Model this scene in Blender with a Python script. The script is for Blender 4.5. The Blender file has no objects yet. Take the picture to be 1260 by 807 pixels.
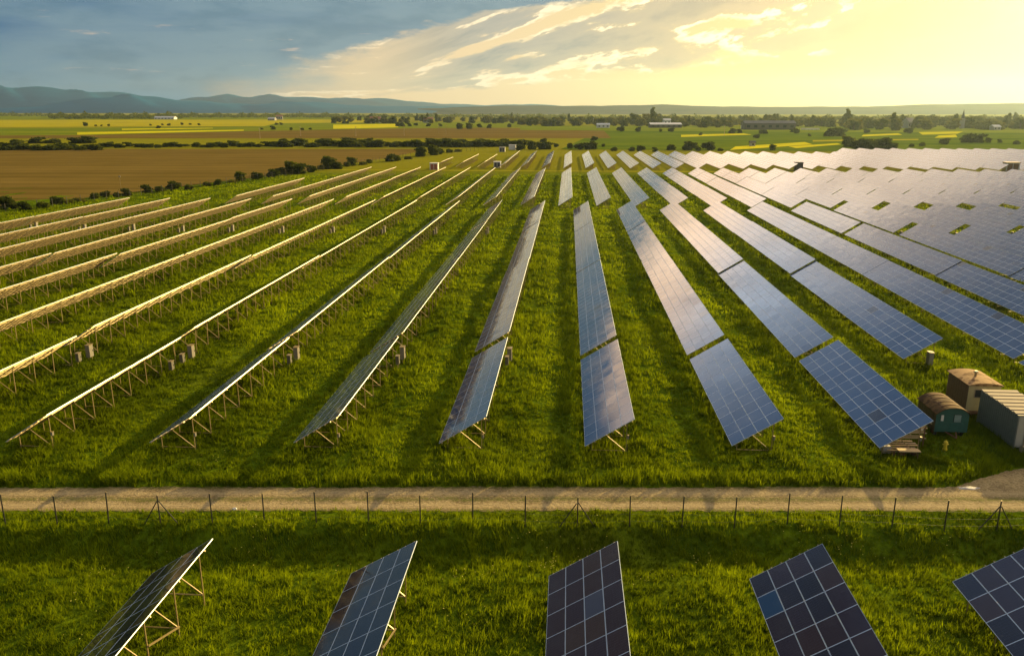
import bpy, bmesh, math, random
import numpy as np
from mathutils import Vector, Matrix, Euler

rnd = random.Random(7)
def hash(o): return sum((i + 1) * 7919 * b for i, b in enumerate(repr(o).encode())) % 1000003
R = math.radians
S = bpy.context.scene
COL = S.collection

# ------------------------------------------------------------------ camera, sky, sun, exposure
CAM_H, PITCH, FPX = 23.66, R(15.38), 975.1
HEAD = R(3.94)                      # heading of the panel rows, clockwise from +Y
cd = bpy.data.cameras.new('camera'); cam = bpy.data.objects.new('camera', cd); COL.objects.link(cam)
cam.location = (0, 0, CAM_H); cam.rotation_euler = (R(90) - PITCH, 0, 0)
cd.sensor_width = 36.0; cd.lens = 36.0 * FPX / 1260.0
cd.clip_start = 0.5; cd.clip_end = 80000
S.camera = cam

SUN_EL, SUN_AZ = R(15.0), R(39.0)
w = bpy.data.worlds.new('World'); S.world = w; w.use_nodes = True
nt = w.node_tree; nt.nodes.clear()

class NG:
    """small helper for node graphs"""
    def __init__(self, tree): self.t = tree
    def n(self, typ, **kw):
        nd = self.t.nodes.new(typ)
        for k, v in kw.items(): setattr(nd, k, v)
        return nd
    def lk(self, a, b): self.t.links.new(a, b)
    def put(self, sock, v):
        if isinstance(v, bpy.types.NodeSocket): self.lk(v, sock)
        else: sock.default_value = v
    def m(self, op, a, b=None, c=None, clamp=False):
        nd = self.n('ShaderNodeMath', operation=op, use_clamp=clamp)
        self.put(nd.inputs[0], a)
        if b is not None: self.put(nd.inputs[1], b)
        if c is not None: self.put(nd.inputs[2], c)
        return nd.outputs[0]
    def ss(self, v, a, b, lo=0.0, hi=1.0):
        nd = self.n('ShaderNodeMapRange', interpolation_type='SMOOTHSTEP')
        self.put(nd.inputs[0], v); self.put(nd.inputs[1], a); self.put(nd.inputs[2], b)
        self.put(nd.inputs[3], lo); self.put(nd.inputs[4], hi)
        return nd.outputs[0]
    def mix(self, f, a, b, mode='MIX'):
        nd = self.n('ShaderNodeMix', data_type='RGBA', blend_type=mode)
        self.put(nd.inputs[0], f)
        for s, v in ((nd.inputs[6], a), (nd.inputs[7], b)):
            if isinstance(v, tuple) and len(v) == 3: v = (*v, 1)
            self.put(s, v)
        return nd.outputs[2]
    def noise(self, vec, scale, detail=4, rough=.5, dist=0.0, out=0):
        nd = self.n('ShaderNodeTexNoise')
        if vec is not None: self.lk(vec, nd.inputs['Vector'])
        nd.inputs['Scale'].default_value = scale; nd.inputs['Detail'].default_value = detail
        nd.inputs['Roughness'].default_value = rough; nd.inputs['Distortion'].default_value = dist
        return nd.outputs[out]
    def comb(self, x, y, z):
        nd = self.n('ShaderNodeCombineXYZ')
        for i, v in enumerate((x, y, z)): self.put(nd.inputs[i], v)
        return nd.outputs[0]

g = NG(nt)
out = g.n('ShaderNodeOutputWorld')
sky = g.n('ShaderNodeTexSky', sky_type='NISHITA', sun_disc=False)
sky.sun_elevation = SUN_EL; sky.sun_rotation = SUN_AZ
sky.air_density = 1.0; sky.dust_density = 2.0; sky.altitude = 100
bg_sky = g.n('ShaderNodeBackground'); g.lk(sky.outputs[0], bg_sky.inputs[0]); bg_sky.inputs[1].default_value = 0.05
tc = g.n('ShaderNodeTexCoord'); sep = g.n('ShaderNodeSeparateXYZ'); g.lk(tc.outputs['Generated'], sep.inputs[0])
dx, dy, dz = sep.outputs
DEG = 57.29578
az = g.m('MULTIPLY', g.m('ARCTAN2', dx, dy), DEG)
el = g.m('MULTIPLY', g.m('ARCSINE', dz), DEG)
# clouds lie on a flat deck: streets that converge on the left horizon and open out to the right
fan = g.m('DIVIDE', el, g.m('ADD', 1.0, g.m('MULTIPLY', g.m('MAXIMUM', g.m('MINIMUM', az, 60.0), -9.0), .056)))
p1 = g.comb(g.m('MULTIPLY', az, .085), g.m('MULTIPLY', fan, .55), 2.6)
p2 = g.comb(g.m('MULTIPLY', az, .30), g.m('MULTIPLY', fan, 1.15), 3.7)
p3 = g.comb(g.m('MULTIPLY', az, .06), g.m('MULTIPLY', g.m('SUBTRACT', el, g.m('MULTIPLY', az, .03)), .42), 8.2)
p4 = g.comb(g.m('MULTIPLY', az, .22), g.m('MULTIPLY', el, .75), 4.4)
n1 = g.noise(p1, 1.0, 3, .5, .1)
n2 = g.noise(p2, 1.0, 10, .62, .15)
n3 = g.noise(p3, 1.0, 5, .55, .3)
n4 = g.noise(p4, 1.0, 9, .60, .1)
nb = g.m('ADD', g.m('MULTIPLY', n1, .62), g.m('MULTIPLY', n2, .38))
nb = g.m('ADD', nb, g.m('MULTIPLY', g.m('MULTIPLY', g.ss(az, 6.0, 16.0), .085), g.m('MULTIPLY', g.ss(fan, 1.55, 2.0), g.ss(fan, 3.2, 2.5))))
# slanting edge between the blue deck on the left and the sunward part
rp = g.n('ShaderNodeValToRGB'); g.lk(g.m('DIVIDE', el, 20.0), rp.inputs[0]); rp.color_ramp.interpolation = 'LINEAR'
er = rp.color_ramp.elements
for i_, (e_, v_) in enumerate(((0, 2), (2.2, 6), (4.0, 10), (4.9, 14), (5.8, 18), (7.0, 25), (7.8, 29), (10.0, 10), (14.0, 3))):
    k_ = er[i_] if i_ < 2 else er.new(e_ / 20.0)
    k_.position = e_ / 20.0; k_.color = (v_ / 30.0,) * 3 + (1,)
slant = g.m('SUBTRACT', az, g.m('MULTIPLY', rp.outputs[0], 30.0))
slant = g.m('ADD', slant, g.m('MULTIPLY', g.m('SUBTRACT', n4, .5), 13.0))
warm = g.ss(slant, g.ss(el, .5, 4.5, -27.0, -22.5), g.ss(el, 0.5, 4.5, -13.0, -19.0))
warm2 = g.ss(az, -6.0, 20.0)
clear_w = g.mix(warm2, (.84, .60, .33), (.80, .59, .20))
blue = g.mix(g.ss(el, .2, 5.0), (.125, .295, .41), (.016, .115, .268))
blue = g.mix(g.ss(az, -34.0, -8.0), blue, g.mix(.5, blue, (.12, .22, .30)))
blue = g.mix(g.ss(n3, .36, .60, .0, .75), blue, (.17, .28, .345))
blue = g.mix(g.ss(n4, .42, .66, .0, .70), blue, (.06, .160, .250))
base = g.mix(warm, blue, clear_w)
# grey banks above a rising lower edge
cov = g.ss(g.m('ADD', fan, g.m('MULTIPLY', g.m('SUBTRACT', n4, .5), 1.6)), 1.55, 2.0)
dens = g.ss(nb, .435, .50)
bank = g.m('MULTIPLY', g.m('MULTIPLY', cov, dens), g.m('MULTIPLY', warm, g.ss(az, -11.0, -1.0, .25, 1.0)))
grey = g.mix(g.ss(az, 0.0, 26.0), (.185, .225, .250), (.60, .39, .18))
grey = g.mix(g.ss(nb, .50, .62, .55, 0), grey, g.mix(warm2, (.50, .44, .36), (.72, .50, .25)))
c1 = g.mix(g.m('MULTIPLY', bank, .95), base, grey)
# small lit wisps on the blue side
wisp = g.m('MULTIPLY', g.m('MULTIPLY', g.ss(n2, .62, .76), g.ss(el, .9, 1.8)), g.m('MULTIPLY', g.ss(el, 6.5, 4.5), g.m('SUBTRACT', 1.0, warm)))
c1 = g.mix(g.m('MULTIPLY', wisp, .6), c1, (.78, .54, .38))
# bright rims where the banks thin out
rim = g.m('MULTIPLY', g.m('MULTIPLY', g.ss(nb, .405, .44), g.ss(nb, .475, .455)), g.m('MULTIPLY', warm, cov))
rim = g.m('MULTIPLY', rim, g.ss(n4, .38, .58))
c1 = g.mix(g.m('MULTIPLY', rim, .9), c1, g.mix(warm2, (1.05, .86, .58), (1.5, 1.25, .80)))
# above the frame: blazing cloud towards the sun, blue grey deck overhead and to the left
high = g.ss(el, 8.0, 15.0)
deck = g.mix(g.ss(n3, .36, .64), (.36, .56, .90), (.22, .37, .62))
deck = g.mix(g.ss(az, -2.0, 14.0), deck, g.mix(g.ss(n2, .4, .6), (.66, .66, .66), (.40, .44, .52)))
deck = g.mix(g.ss(g.m('ADD', az, g.m('MULTIPLY', g.m('SUBTRACT', n3, .5), 22.0)), -8.0, -26.0), deck, (.085, .090, .115))
c1 = g.mix(g.m('MULTIPLY', high, .95), c1, deck)
blaze = g.m('MULTIPLY', g.m('MULTIPLY', g.ss(el, 7.0, 12.0), warm), g.ss(g.m('SUBTRACT', el, g.m('MULTIPLY', az, .42)), 28.5, 15.0))
bz = g.mix(g.ss(el, 11.0, 18.0), (3.7, 2.55, 1.60), g.mix(g.ss(az, -3.0, 9.0), (2.2, 2.5, 2.85), (3.6, 2.7, 1.85)))
bz = g.mix(g.ss(nb, .40, .60), g.mix(1.0, bz, (.55, .53, .52), 'MULTIPLY'), bz)
c1 = g.mix(blaze, c1, bz)
# behind the viewer the sky is dim blue grey
back = g.ss(dy, .25, -.45)
c1 = g.mix(g.m('MULTIPLY', back, .85), c1, (.17, .22, .29))
# glow round the sun
sd = (math.sin(SUN_AZ) * math.cos(SUN_EL), math.cos(SUN_AZ) * math.cos(SUN_EL), math.sin(SUN_EL))
dot = g.n('ShaderNodeVectorMath', operation='DOT_PRODUCT'); g.lk(tc.outputs['Generated'], dot.inputs[0]); dot.inputs[1].default_value = sd
cs = g.m('MAXIMUM', dot.outputs['Value'], 0.0)
glow = g.m('ADD', g.m('MULTIPLY', g.m('POWER', cs, 70.0), 1.0), g.m('MULTIPLY', g.m('POWER', cs, 12.0), .10))
gl = g.mix(1.0, c1, g.mix(1.0, (1.0, .78, .36), g.comb(glow, glow, glow), 'MULTIPLY'), 'ADD')
bg_cl = g.n('ShaderNodeBackground'); g.lk(gl, bg_cl.inputs[0]); bg_cl.inputs[1].default_value = .72
mx = g.n('ShaderNodeMixShader'); mx.inputs[0].default_value = .86
g.lk(bg_sky.outputs[0], mx.inputs[1]); g.lk(bg_cl.outputs[0], mx.inputs[2]); g.lk(mx.outputs[0], out.inputs[0])

sl = bpy.data.lights.new('sun', 'SUN'); sl.energy = 5.0; sl.angle = R(0.5); sl.color = (1.0, .73, .27)
so = bpy.data.objects.new('sun', sl); COL.objects.link(so)
so.rotation_euler = Vector(sd).to_track_quat('Z', 'Y').to_euler(); so.location = (200, 300, 200)

vs = S.view_settings
S.display_settings.display_device = 'sRGB'
vs.view_transform = 'Standard'; vs.look = 'None'; vs.gamma = 1.0; vs.exposure = 0.68; vs.use_curve_mapping = False
S.cycles.max_bounces = 8; S.cycles.volume_bounces = 0; S.cycles.transparent_max_bounces = 8
S.cycles.sample_clamp_indirect = 6.0

# ------------------------------------------------------------------ frames of reference
CH, SH = math.cos(HEAD), math.sin(HEAD)
def UV(u, v, z=0.0): return Vector((u * CH + v * SH, -u * SH + v * CH, z))
def uv_of(x, y): return x * CH - y * SH, x * SH + y * CH
def at(px, py, z=0.0):
    """ground point under a pixel of the 1260 x 807 photograph (used once to survey the place)"""
    a, b = (px - 630) / FPX, -(py - 403.5) / FPX
    c, s = math.cos(PITCH), math.sin(PITCH)
    d = (a, c + b * s, -s + b * c); t = (z - CAM_H) / d[2]
    return d[0] * t, d[1] * t

# ------------------------------------------------------------------ mesh builder
class MB:
    def __init__(self): self.v = []; self.f = []; self.mi = []; self.at = []; self.uv = {}
    def face(self, pts, mi=0, at=0.0, uv=None):
        i = len(self.v); self.v += [tuple(p) for p in pts]
        if uv: self.uv[len(self.f)] = uv
        self.f.append(tuple(range(i, i + len(pts)))); self.mi.append(mi); self.at.append(at)
    def hexa(self, c, mi=0, at=0.0):
        """8 corners: bottom ring 0-3, top ring 4-7"""
        i = len(self.v); self.v += [tuple(p) for p in c]
        for q in ((3, 2, 1, 0), (4, 5, 6, 7), (0, 1, 5, 4), (1, 2, 6, 5), (2, 3, 7, 6), (3, 0, 4, 7)):
            self.f.append(tuple(i + k for k in q)); self.mi.append(mi); self.at.append(at)
    def box(self, x0, x1, y0, y1, z0, z1, mi=0, at=0.0):
        self.hexa([(x0, y0, z0), (x1, y0, z0), (x1, y1, z0), (x0, y1, z0), (x0, y0, z1), (x1, y0, z1), (x1, y1, z1), (x0, y1, z1)], mi, at)
    def beam(self, a, b, w, h=None, mi=0, up=(0, 0, 1)):
        h = h or w; a, b = Vector(a), Vector(b); d = (b - a).normalized(); upv = Vector(up)
        if abs(d.dot(upv)) > .95: upv = Vector((0, 1, 0))
        s = d.cross(upv).normalized() * (w / 2); t = s.cross(d).normalized() * (h / 2)
        self.hexa([a - s - t, a + s - t, b + s - t, b - s - t, a - s + t, a + s + t, b + s + t, b - s + t], mi)
    def tube(self, a, b, r0, r1=None, n=8, mi=0, cap=True):
        r1 = r0 if r1 is None else r1; a, b = Vector(a), Vector(b); d = (b - a).normalized()
        s = d.orthogonal().normalized(); t = d.cross(s); i = len(self.v)
        for c, r in ((a, r0), (b, r1)):
            for k in range(n):
                q = 2 * math.pi * k / n; self.v.append(tuple(c + (s * math.cos(q) + t * math.sin(q)) * r))
        for k in range(n):
            self.f.append((i + k, i + (k + 1) % n, i + n + (k + 1) % n, i + n + k)); self.mi.append(mi); self.at.append(0)
        if cap:
            self.f.append(tuple(i + n + k for k in range(n))); self.mi.append(mi); self.at.append(0)
            self.f.append(tuple(i + n - 1 - k for k in range(n))); self.mi.append(mi); self.at.append(0)
    def mesh(self, name, mats, smooth=False):
        me = bpy.data.meshes.new(name); me.from_pydata(self.v, [], self.f)
        for m in (mats if isinstance(mats, (list, tuple)) else [mats]): me.materials.append(m)
        me.polygons.foreach_set('material_index', self.mi)
        if any(self.at):
            a = me.attributes.new('rnd', 'FLOAT', 'FACE'); a.data.foreach_set('value', self.at)
        if self.uv:
            u = me.uv_layers.new(name='UVMap')
            for fi, co in self.uv.items():
                for k, li in enumerate(me.polygons[fi].loop_indices): u.data[li].uv = co[k]
        if smooth: me.polygons.foreach_set('use_smooth', [True] * len(self.f))
        me.update(); return me
    def build(self, name, mats, parent=None, smooth=False): return obj(name, self.mesh(name, mats, smooth), parent)

def obj(name, me, parent=None):
    o = bpy.data.objects.new(name, me); COL.objects.link(o)
    if parent is not None: o.parent = parent
    return o
def tag(o, label, cat, group=None):
    o['label'] = label; o['category'] = cat
    if group: o['group'] = group
    return o
def thing(name, label, cat, loc=(0, 0, 0), rz=0.0, group=None):
    o = bpy.data.objects.new(name, None); COL.objects.link(o); o.empty_display_size = .3
    o.location = loc; o.rotation_euler = (0, 0, rz)
    return tag(o, label, cat, group)
KIDS = {}
def kids(o):
    if o.name not in KIDS: KIDS[o.name] = [c for c in bpy.data.objects if c.parent == o]
    return KIDS[o.name]
def copy_tree(o, parent=None):
    c = o.copy(); COL.objects.link(c)
    if parent is not None: c.parent = parent
    for ch in kids(o): copy_tree(ch, c)
    return c
ORD = ['', 'first', 'second', 'third', 'fourth', 'fifth', 'sixth', 'seventh', 'eighth', 'ninth', 'tenth', 'eleventh', 'twelfth', 'thirteenth',
       'fourteenth', 'fifteenth', 'sixteenth', 'seventeenth', 'eighteenth', 'nineteenth', 'twentieth']
TENS = {2: 'twenty', 3: 'thirty', 4: 'forty', 5: 'fifty', 6: 'sixty', 7: 'seventy'}
TENTH = {2: 'twentieth', 3: 'thirtieth', 4: 'fortieth', 5: 'fiftieth', 6: 'sixtieth', 7: 'seventieth'}
def nth(n):
    if n <= 20: return ORD[n]
    return TENTH[n // 10] if n % 10 == 0 else TENS[n // 10] + '-' + ORD[n % 10]

# ------------------------------------------------------------------ materials
def mat(name):
    m = bpy.data.materials.new(name); m.use_nodes = True; m.node_tree.nodes.clear()
    q = NG(m.node_tree); o = q.n('ShaderNodeOutputMaterial'); b = q.n('ShaderNodeBsdfPrincipled'); q.lk(b.outputs[0], o.inputs[0])
    return m, q, b, o
def geo_pos(q): return q.n('ShaderNodeNewGeometry').outputs['Position']
def simple(name, col, rough=.6, metal=0.0, var=.25, scale=3.0, bump=0.0):
    m, q, b, o = mat(name); tcn = q.n('ShaderNodeTexCoord').outputs['Object']
    n = q.noise(tcn, scale, 5, .6)
    c = q.mix(n, tuple(x * (1 - var) for x in col), tuple(min(1, x * (1 + var)) for x in col))
    q.lk(c, b.inputs['Base Color']); b.inputs['Roughness'].default_value = rough; b.inputs['Metallic'].default_value = metal
    if bump:
        bp = q.n('ShaderNodeBump'); bp.inputs['Strength'].default_value = bump; q.lk(n, bp.inputs['Height']); q.lk(bp.outputs[0], b.inputs['Normal'])
    return m

M = {}
M['steel'] = simple('galvanised_steel', (.35, .27, .12), .42, .35, .25, 6)
M['alu'] = simple('aluminium_frame', (.60, .70, .80), .40, .25, .1, 9)
M['backsheet'] = simple('module_backsheet', (.15, .105, .045), .5, 0, .3, 2)  # white sheet by nature; the low sun's gold is put into its colour
M['grey_cabinet'] = simple('cabinet_paint', (.15, .14, .11), .55, 0, .3, 4)
M['light_cabinet'] = simple('light_cabinet_paint', (.24, .22, .17), .55, 0, .3, 4)
M['dark_post'] = simple('dark_post_paint', (.035, .035, .03), .5, .2, .3, 9)
M['wire'] = simple('fence_wire', (.05, .05, .045), .6, .2, .2, 9)
M['concrete'] = simple('concrete', (.34, .33, .30), .85, 0, .25, 4, .2)
M['bark'] = simple('bark', (.10, .075, .05), .9, 0, .35, 6, .4)
M['timber'] = simple('weathered_timber', (.42, .32, .19), .75, 0, .35, 5, .2)
M['fresh_timber'] = simple('fresh_timber', (.62, .46, .22), .7, 0, .2, 5, .1)
M['rusty'] = simple('rusty_iron', (.20, .10, .05), .8, .2, .5, 5, .2)
M['brick_red'] = simple('red_panel', (.36, .10, .05), .6, 0, .25, 3)
M['white_wall'] = simple('white_render', (.74, .71, .64), .7, 0, .12, 2)
M['dark_wall'] = simple('dark_render', (.07, .06, .06), .7, 0, .3, 2)
M['roof_white'] = simple('pale_roof_sheet', (.55, .55, .52), .5, 0, .15, .5)
M['roof_tile'] = simple('roof_tile', (.30, .13, .07), .75, 0, .3, 2)
M['roof_dark'] = simple('dark_roof_sheet', (.05, .045, .05), .6, 0, .3, 1)
M['window'] = simple('window_glass', (.03, .035, .04), .1, 0, .2, 3)
M['yellow'] = simple('yellow_plastic', (.75, .58, .03), .45, 0, .15, 6)
M['rubber'] = simple('rubber', (.02, .02, .02), .8, 0, .2, 5)
M['pale_stone'] = simple('pale_stone', (.40, .38, .36), .7, 0, .15, 6)
M['black_plastic'] = simple('black_plastic', (.025, .025, .028), .4, 0, .1, 5)

def glass_material(name, dark):
    m, q, b, o = mat(name)
    uv = q.n('ShaderNodeUVMap'); uv.uv_map = 'UVMap'
    s = q.n('ShaderNodeSeparateXYZ'); q.lk(uv.outputs[0], s.inputs[0])
    U, V = s.outputs[0], s.outputs[1]
    at_ = q.n('ShaderNodeAttribute'); at_.attribute_name = 'rnd'; r = at_.outputs['Fac']
    # 10 x 6 cells; fine bus bars run up the slope
    def lines(t, n, wd):
        fr = q.m('FRACT', q.m('MULTIPLY', t, n)); d = q.m('ABSOLUTE', q.m('SUBTRACT', fr, .5))
        return q.m('GREATER_THAN', d, .5 - wd)
    cell = q.m('MAXIMUM', lines(U, 10, .018), lines(V, 6, .018))
    bus = lines(V, 18, .06)
    ramp = q.n('ShaderNodeValToRGB'); q.lk(r, ramp.inputs[0])
    e = ramp.color_ramp.elements
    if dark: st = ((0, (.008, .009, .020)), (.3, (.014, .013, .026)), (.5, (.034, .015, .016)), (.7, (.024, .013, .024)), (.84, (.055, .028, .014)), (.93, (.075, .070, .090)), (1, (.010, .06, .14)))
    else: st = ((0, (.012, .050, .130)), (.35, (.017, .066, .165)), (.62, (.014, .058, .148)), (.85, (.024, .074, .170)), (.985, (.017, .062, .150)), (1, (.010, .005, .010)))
    e[0].position, e[0].color = st[0][0], (*st[0][1], 1); e[1].position, e[1].color = st[-1][0], (*st[-1][1], 1)
    for ps, c in st[1:-1]:
        k = e.new(ps); k.color = (*c, 1)
    poly = q.noise(uv.outputs[0], 55, 2, .6)
    c = q.mix(q.ss(poly, .3, .7, 0.0, .35), ramp.outputs[0], q.mix(1.0, ramp.outputs[0], (1.7, 1.7, 1.6), 'MULTIPLY'))
    c = q.mix(q.m('MULTIPLY', bus, .45), c, (.13, .12, .13))
    c = q.mix(q.m('MULTIPLY', cell, .40), c, (.09, .11, .15))
    dust = q.noise(geo_pos(q), .55, 5, .65)
    c = q.mix(q.ss(dust, .45, .85, 0.0, .05), c, (.35, .33, .27))
    q.lk(c, b.inputs['Base Color'])
    b.inputs['IOR'].default_value = 1.52
    rr = q.ss(dust, .3, .8, .04, .16); q.lk(rr, b.inputs['Roughness'])
    return m
M['glass'] = glass_material('module_glass', False)
M['glass_dark'] = glass_material('module_glass_dark', True)

def foliage(name, c0, c1, trans=.35):
    m, q, b, o = mat(name); q.t.nodes.remove(b)
    oi = q.n('ShaderNodeObjectInfo'); at_ = q.n('ShaderNodeAttribute'); at_.attribute_name = 'rnd'
    k = q.m('ADD', q.m('MULTIPLY', at_.outputs['Fac'], .7), q.m('MULTIPLY', oi.outputs['Random'], .3))
    c = q.mix(k, c0, c1)
    d = q.n('ShaderNodeBsdfDiffuse'); t = q.n('ShaderNodeBsdfTranslucent'); x = q.n('ShaderNodeMixShader')
    q.lk(c, d.inputs[0]); q.lk(q.mix(1.0, c, (1.35, 1.25, .55), 'MULTIPLY'), t.inputs[0]); x.inputs[0].default_value = trans
    q.lk(d.outputs[0], x.inputs[1]); q.lk(t.outputs[0], x.inputs[2]); q.lk(x.outputs[0], o.inputs[0])
    return m
M['leaf_dark'] = foliage('dark_leaves', (.030, .045, .010), (.075, .095, .018))
M['leaf_mid'] = foliage('green_leaves', (.045, .065, .012), (.115, .135, .022))
M['leaf_light'] = foliage('light_leaves', (.075, .090, .016), (.165, .165, .03))
M['blade'] = foliage('grass_blades', (.026, .054, .002), (.255, .335, .006), .5)

def ground_mat():
    m, q, b, o = mat('meadow_ground'); p = geo_pos(q)
    n0 = q.noise(p, .035, 4, .6); n1 = q.noise(p, .35, 6, .65); n2 = q.noise(p, 2.2, 5, .7)
    c = q.mix(q.ss(n1, .32, .68), (.046, .082, .003), (.140, .205, .006))
    c = q.mix(q.ss(n2, .40, .72, 0, .65), c, (.028, .050, .004))
    c = q.mix(q.ss(n0, .45, .7, 0, .45), c, (.165, .175, .010))
    sy = q.n('ShaderNodeSeparateXYZ'); q.lk(p, sy.inputs[0])
    c = q.mix(q.ss(sy.outputs[1], 285, 345, 0, .6), c, (.27, .235, .012))
    q.lk(c, b.inputs['Base Color']); b.inputs['Roughness'].default_value = 1.0; b.inputs['Specular IOR Level'].default_value = 0.0
    bp = q.n('ShaderNodeBump'); bp.inputs['Strength'].default_value = 1.0; bp.inputs['Distance'].default_value = .35
    q.lk(q.m('ADD', n1, q.m('MULTIPLY', n2, .6)), bp.inputs['Height']); q.lk(bp.outputs[0], b.inputs['Normal'])
    return m
M['ground'] = ground_mat()
def road_mat():
    m, q, b, o = mat('gravel_track'); p = geo_pos(q); s = q.n('ShaderNodeSeparateXYZ'); q.lk(p, s.inputs[0])
    n0 = q.noise(p, .45, 5, .6); n1 = q.noise(p, 3.2, 6, .7); n2 = q.noise(p, 8, 4, .75)
    c = q.mix(q.ss(n1, .3, .7), (.22, .165, .075), (.42, .325, .155))
    c = q.mix(q.ss(n0, .42, .7, 0, .6), c, (.150, .105, .045))
    c = q.mix(q.ss(n2, .50, .68, 0, .7), c, (.52, .42, .25))
    c = q.mix(q.ss(n2, .48, .34, 0, .55), c, (.13, .095, .045))
    # grassy strip between two paler wheel tracks, green creeping in from the verges
    yy = q.m('ADD', s.outputs[1], q.m('MULTIPLY', q.m('SUBTRACT', n0, .5), .7))
    for y0 in (44.45, 46.1):
        rut = q.m('MULTIPLY', q.ss(yy, y0 - .40, y0 - .05), q.ss(yy, y0 + .40, y0 + .05))
        c = q.mix(q.m('MULTIPLY', rut, .50), c, (.47, .37, .19))
    mid = q.m('MULTIPLY', q.ss(yy, 44.8, 45.2), q.ss(yy, 45.75, 45.35))
    c = q.mix(q.m('MULTIPLY', mid, q.ss(n1, .36, .56, 0, .75)), c, (.10, .115, .014))
    ed = q.m('MAXIMUM', q.ss(yy, 44.15, 43.7), q.m('MULTIPLY', q.ss(yy, 46.55, 46.95), q.ss(s.outputs[0], 29, 26)))
    c = q.mix(q.m('MULTIPLY', ed, q.ss(n1, .34, .54, 0, .85)), c, (.085, .10, .012))
    q.lk(c, b.inputs['Base Color']); b.inputs['Roughness'].default_value = .95; b.inputs['Specular IOR Level'].default_value = .1
    bp = q.n('ShaderNodeBump'); bp.inputs['Strength'].default_value = .9; bp.inputs['Distance'].default_value = .12
    q.lk(q.m('ADD', n1, q.m('MULTIPLY', n2, .5)), bp.inputs['Height']); q.lk(bp.outputs[0], b.inputs['Normal'])
    return m
M['road'] = road_mat()
def field_mat(name, c0, c1, sc=.02, rot=0.0, furrow=0.0):
    m, q, b, o = mat(name); p = geo_pos(q)
    mp = q.n('ShaderNodeMapping'); q.lk(p, mp.inputs[0]); mp.inputs['Rotation'].default_value = (0, 0, rot); mp.inputs['Scale'].default_value = (.10, 1, 1)
    n0 = q.noise(mp.outputs[0], sc, 6, .65); n1 = q.noise(p, .035, 6, .7); n2 = q.noise(mp.outputs[0], sc * 9, 4, .7)
    k = q.m('ADD', q.m('MULTIPLY', n0, .55), q.m('ADD', q.m('MULTIPLY', n1, .25), q.m('MULTIPLY', n2, .20)))
    c = q.mix(q.ss(k, .38, .62), c0, c1)
    if furrow:      # tramlines and furrows along the working direction
        sx = q.n('ShaderNodeSeparateXYZ'); q.lk(mp.outputs[0], sx.inputs[0])
        wv = q.m('ABSOLUTE', q.m('SINE', q.m('MULTIPLY', q.m('ADD', sx.outputs[1], q.m('MULTIPLY', n0, 3.0)), furrow)))
        c = q.mix(q.ss(wv, .80, 1.0, 0, .30), c, tuple(x * .55 for x in c0))
    q.lk(c, b.inputs['Base Color']); b.inputs['Roughness'].default_value = 1.0; b.inputs['Specular IOR Level'].default_value = 0.0
    return m
M['plough'] = field_mat('ploughed_earth', (.120, .085, .018), (.180, .125, .030), sc=.03, rot=.10, furrow=.21)
M['crop_yellow'] = field_mat('rape_field', (.25, .24, .010), (.42, .36, .012), sc=.03)
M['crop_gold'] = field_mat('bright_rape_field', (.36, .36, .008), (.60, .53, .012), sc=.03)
M['crop_green'] = field_mat('green_field', (.085, .135, .007), (.20, .22, .010), sc=.03)
M['crop_deep'] = field_mat('deep_green_field', (.052, .100, .006), (.125, .165, .008), sc=.03)
M['lane'] = field_mat('mown_lane', (.26, .25, .012), (.33, .30, .015), sc=.05)
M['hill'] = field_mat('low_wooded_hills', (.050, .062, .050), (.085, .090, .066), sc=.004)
M['mountain'] = field_mat('haze_blue_mountains', (.006, .095, .190), (.012, .120, .230), sc=.004)  # blue of the distant haze is put into the forest's base colour

# ------------------------------------------------------------------ terrain
def sstep(x, a, b):
    t = np.clip((x - a) / (b - a), 0, 1); return t * t * (3 - 2 * t)
_rs = np.random.RandomState(5)
_wv = [( _rs.uniform(.02, .09), _rs.uniform(.02, .09), _rs.uniform(0, 6.28), _rs.uniform(.03, .07)) for _ in range(8)]
_wf = [( _rs.uniform(-.9, .9), _rs.uniform(-.9, .9), _rs.uniform(0, 6.28), _rs.uniform(.02, .045)) for _ in range(14)]
def height(x, y):
    x = np.asarray(x, float); y = np.asarray(y, float)
    r = np.zeros(np.broadcast(x, y).shape)
    near = sstep(y, 330, 150)
    for a, b, p, s in _wv: r = r + s * np.sin(a * x + b * y + p) * near
    rough = near * (1 - sstep(y, 43.0, 43.7) * (1 - sstep(y, 46.9, 47.8)))
    for a, b, p, s in _wf: r = r + s * np.sin(a * x + b * y + p) * rough
    flat = sstep(y, 42.4, 43.6) * (1 - sstep(y, 47.2, 49.5))       # the track stays level
    r = r * (1 - .8 * flat)
    wob = .35 * np.sin(x * .21) + .25 * np.sin(x * .53 + 1)
    dip = sstep(y, 42.2 + wob * .3, 40.0 + wob) * (1 - .45 * sstep(y, 39.3 + wob, 36.5 + wob))
    r = r - 1.05 * dip                                              # ditch in front of the track
    return r
def axis(spans):
    o = []
    for a, b, s in spans: o += list(np.arange(a, b, s))
    return np.array(o + [spans[-1][1]])
gx = axis([(-30000, -6000, 6000), (-6000, -1000, 1000), (-1000, -150, 50), (-150, -60, 3), (-60, 60, .8), (60, 150, 3), (150, 1000, 50), (1000, 6000, 1000), (6000, 30000, 6000)])
gy = axis([(-3000, -200, 400), (-200, 10, 30), (10, 22, 3), (22, 60, .6), (60, 130, 2), (130, 340, 6), (340, 1000, 60), (1000, 6000, 1000), (6000, 40000, 4000)])
X, Y = np.meshgrid(gx, gy); Z = height(X, Y); nx, ny = len(gx), len(gy)
idx = np.arange(nx * ny).reshape(ny, nx)
F = np.stack([idx[:-1, :-1], idx[:-1, 1:], idx[1:, 1:], idx[1:, :-1]], -1).reshape(-1, 4)
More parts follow.
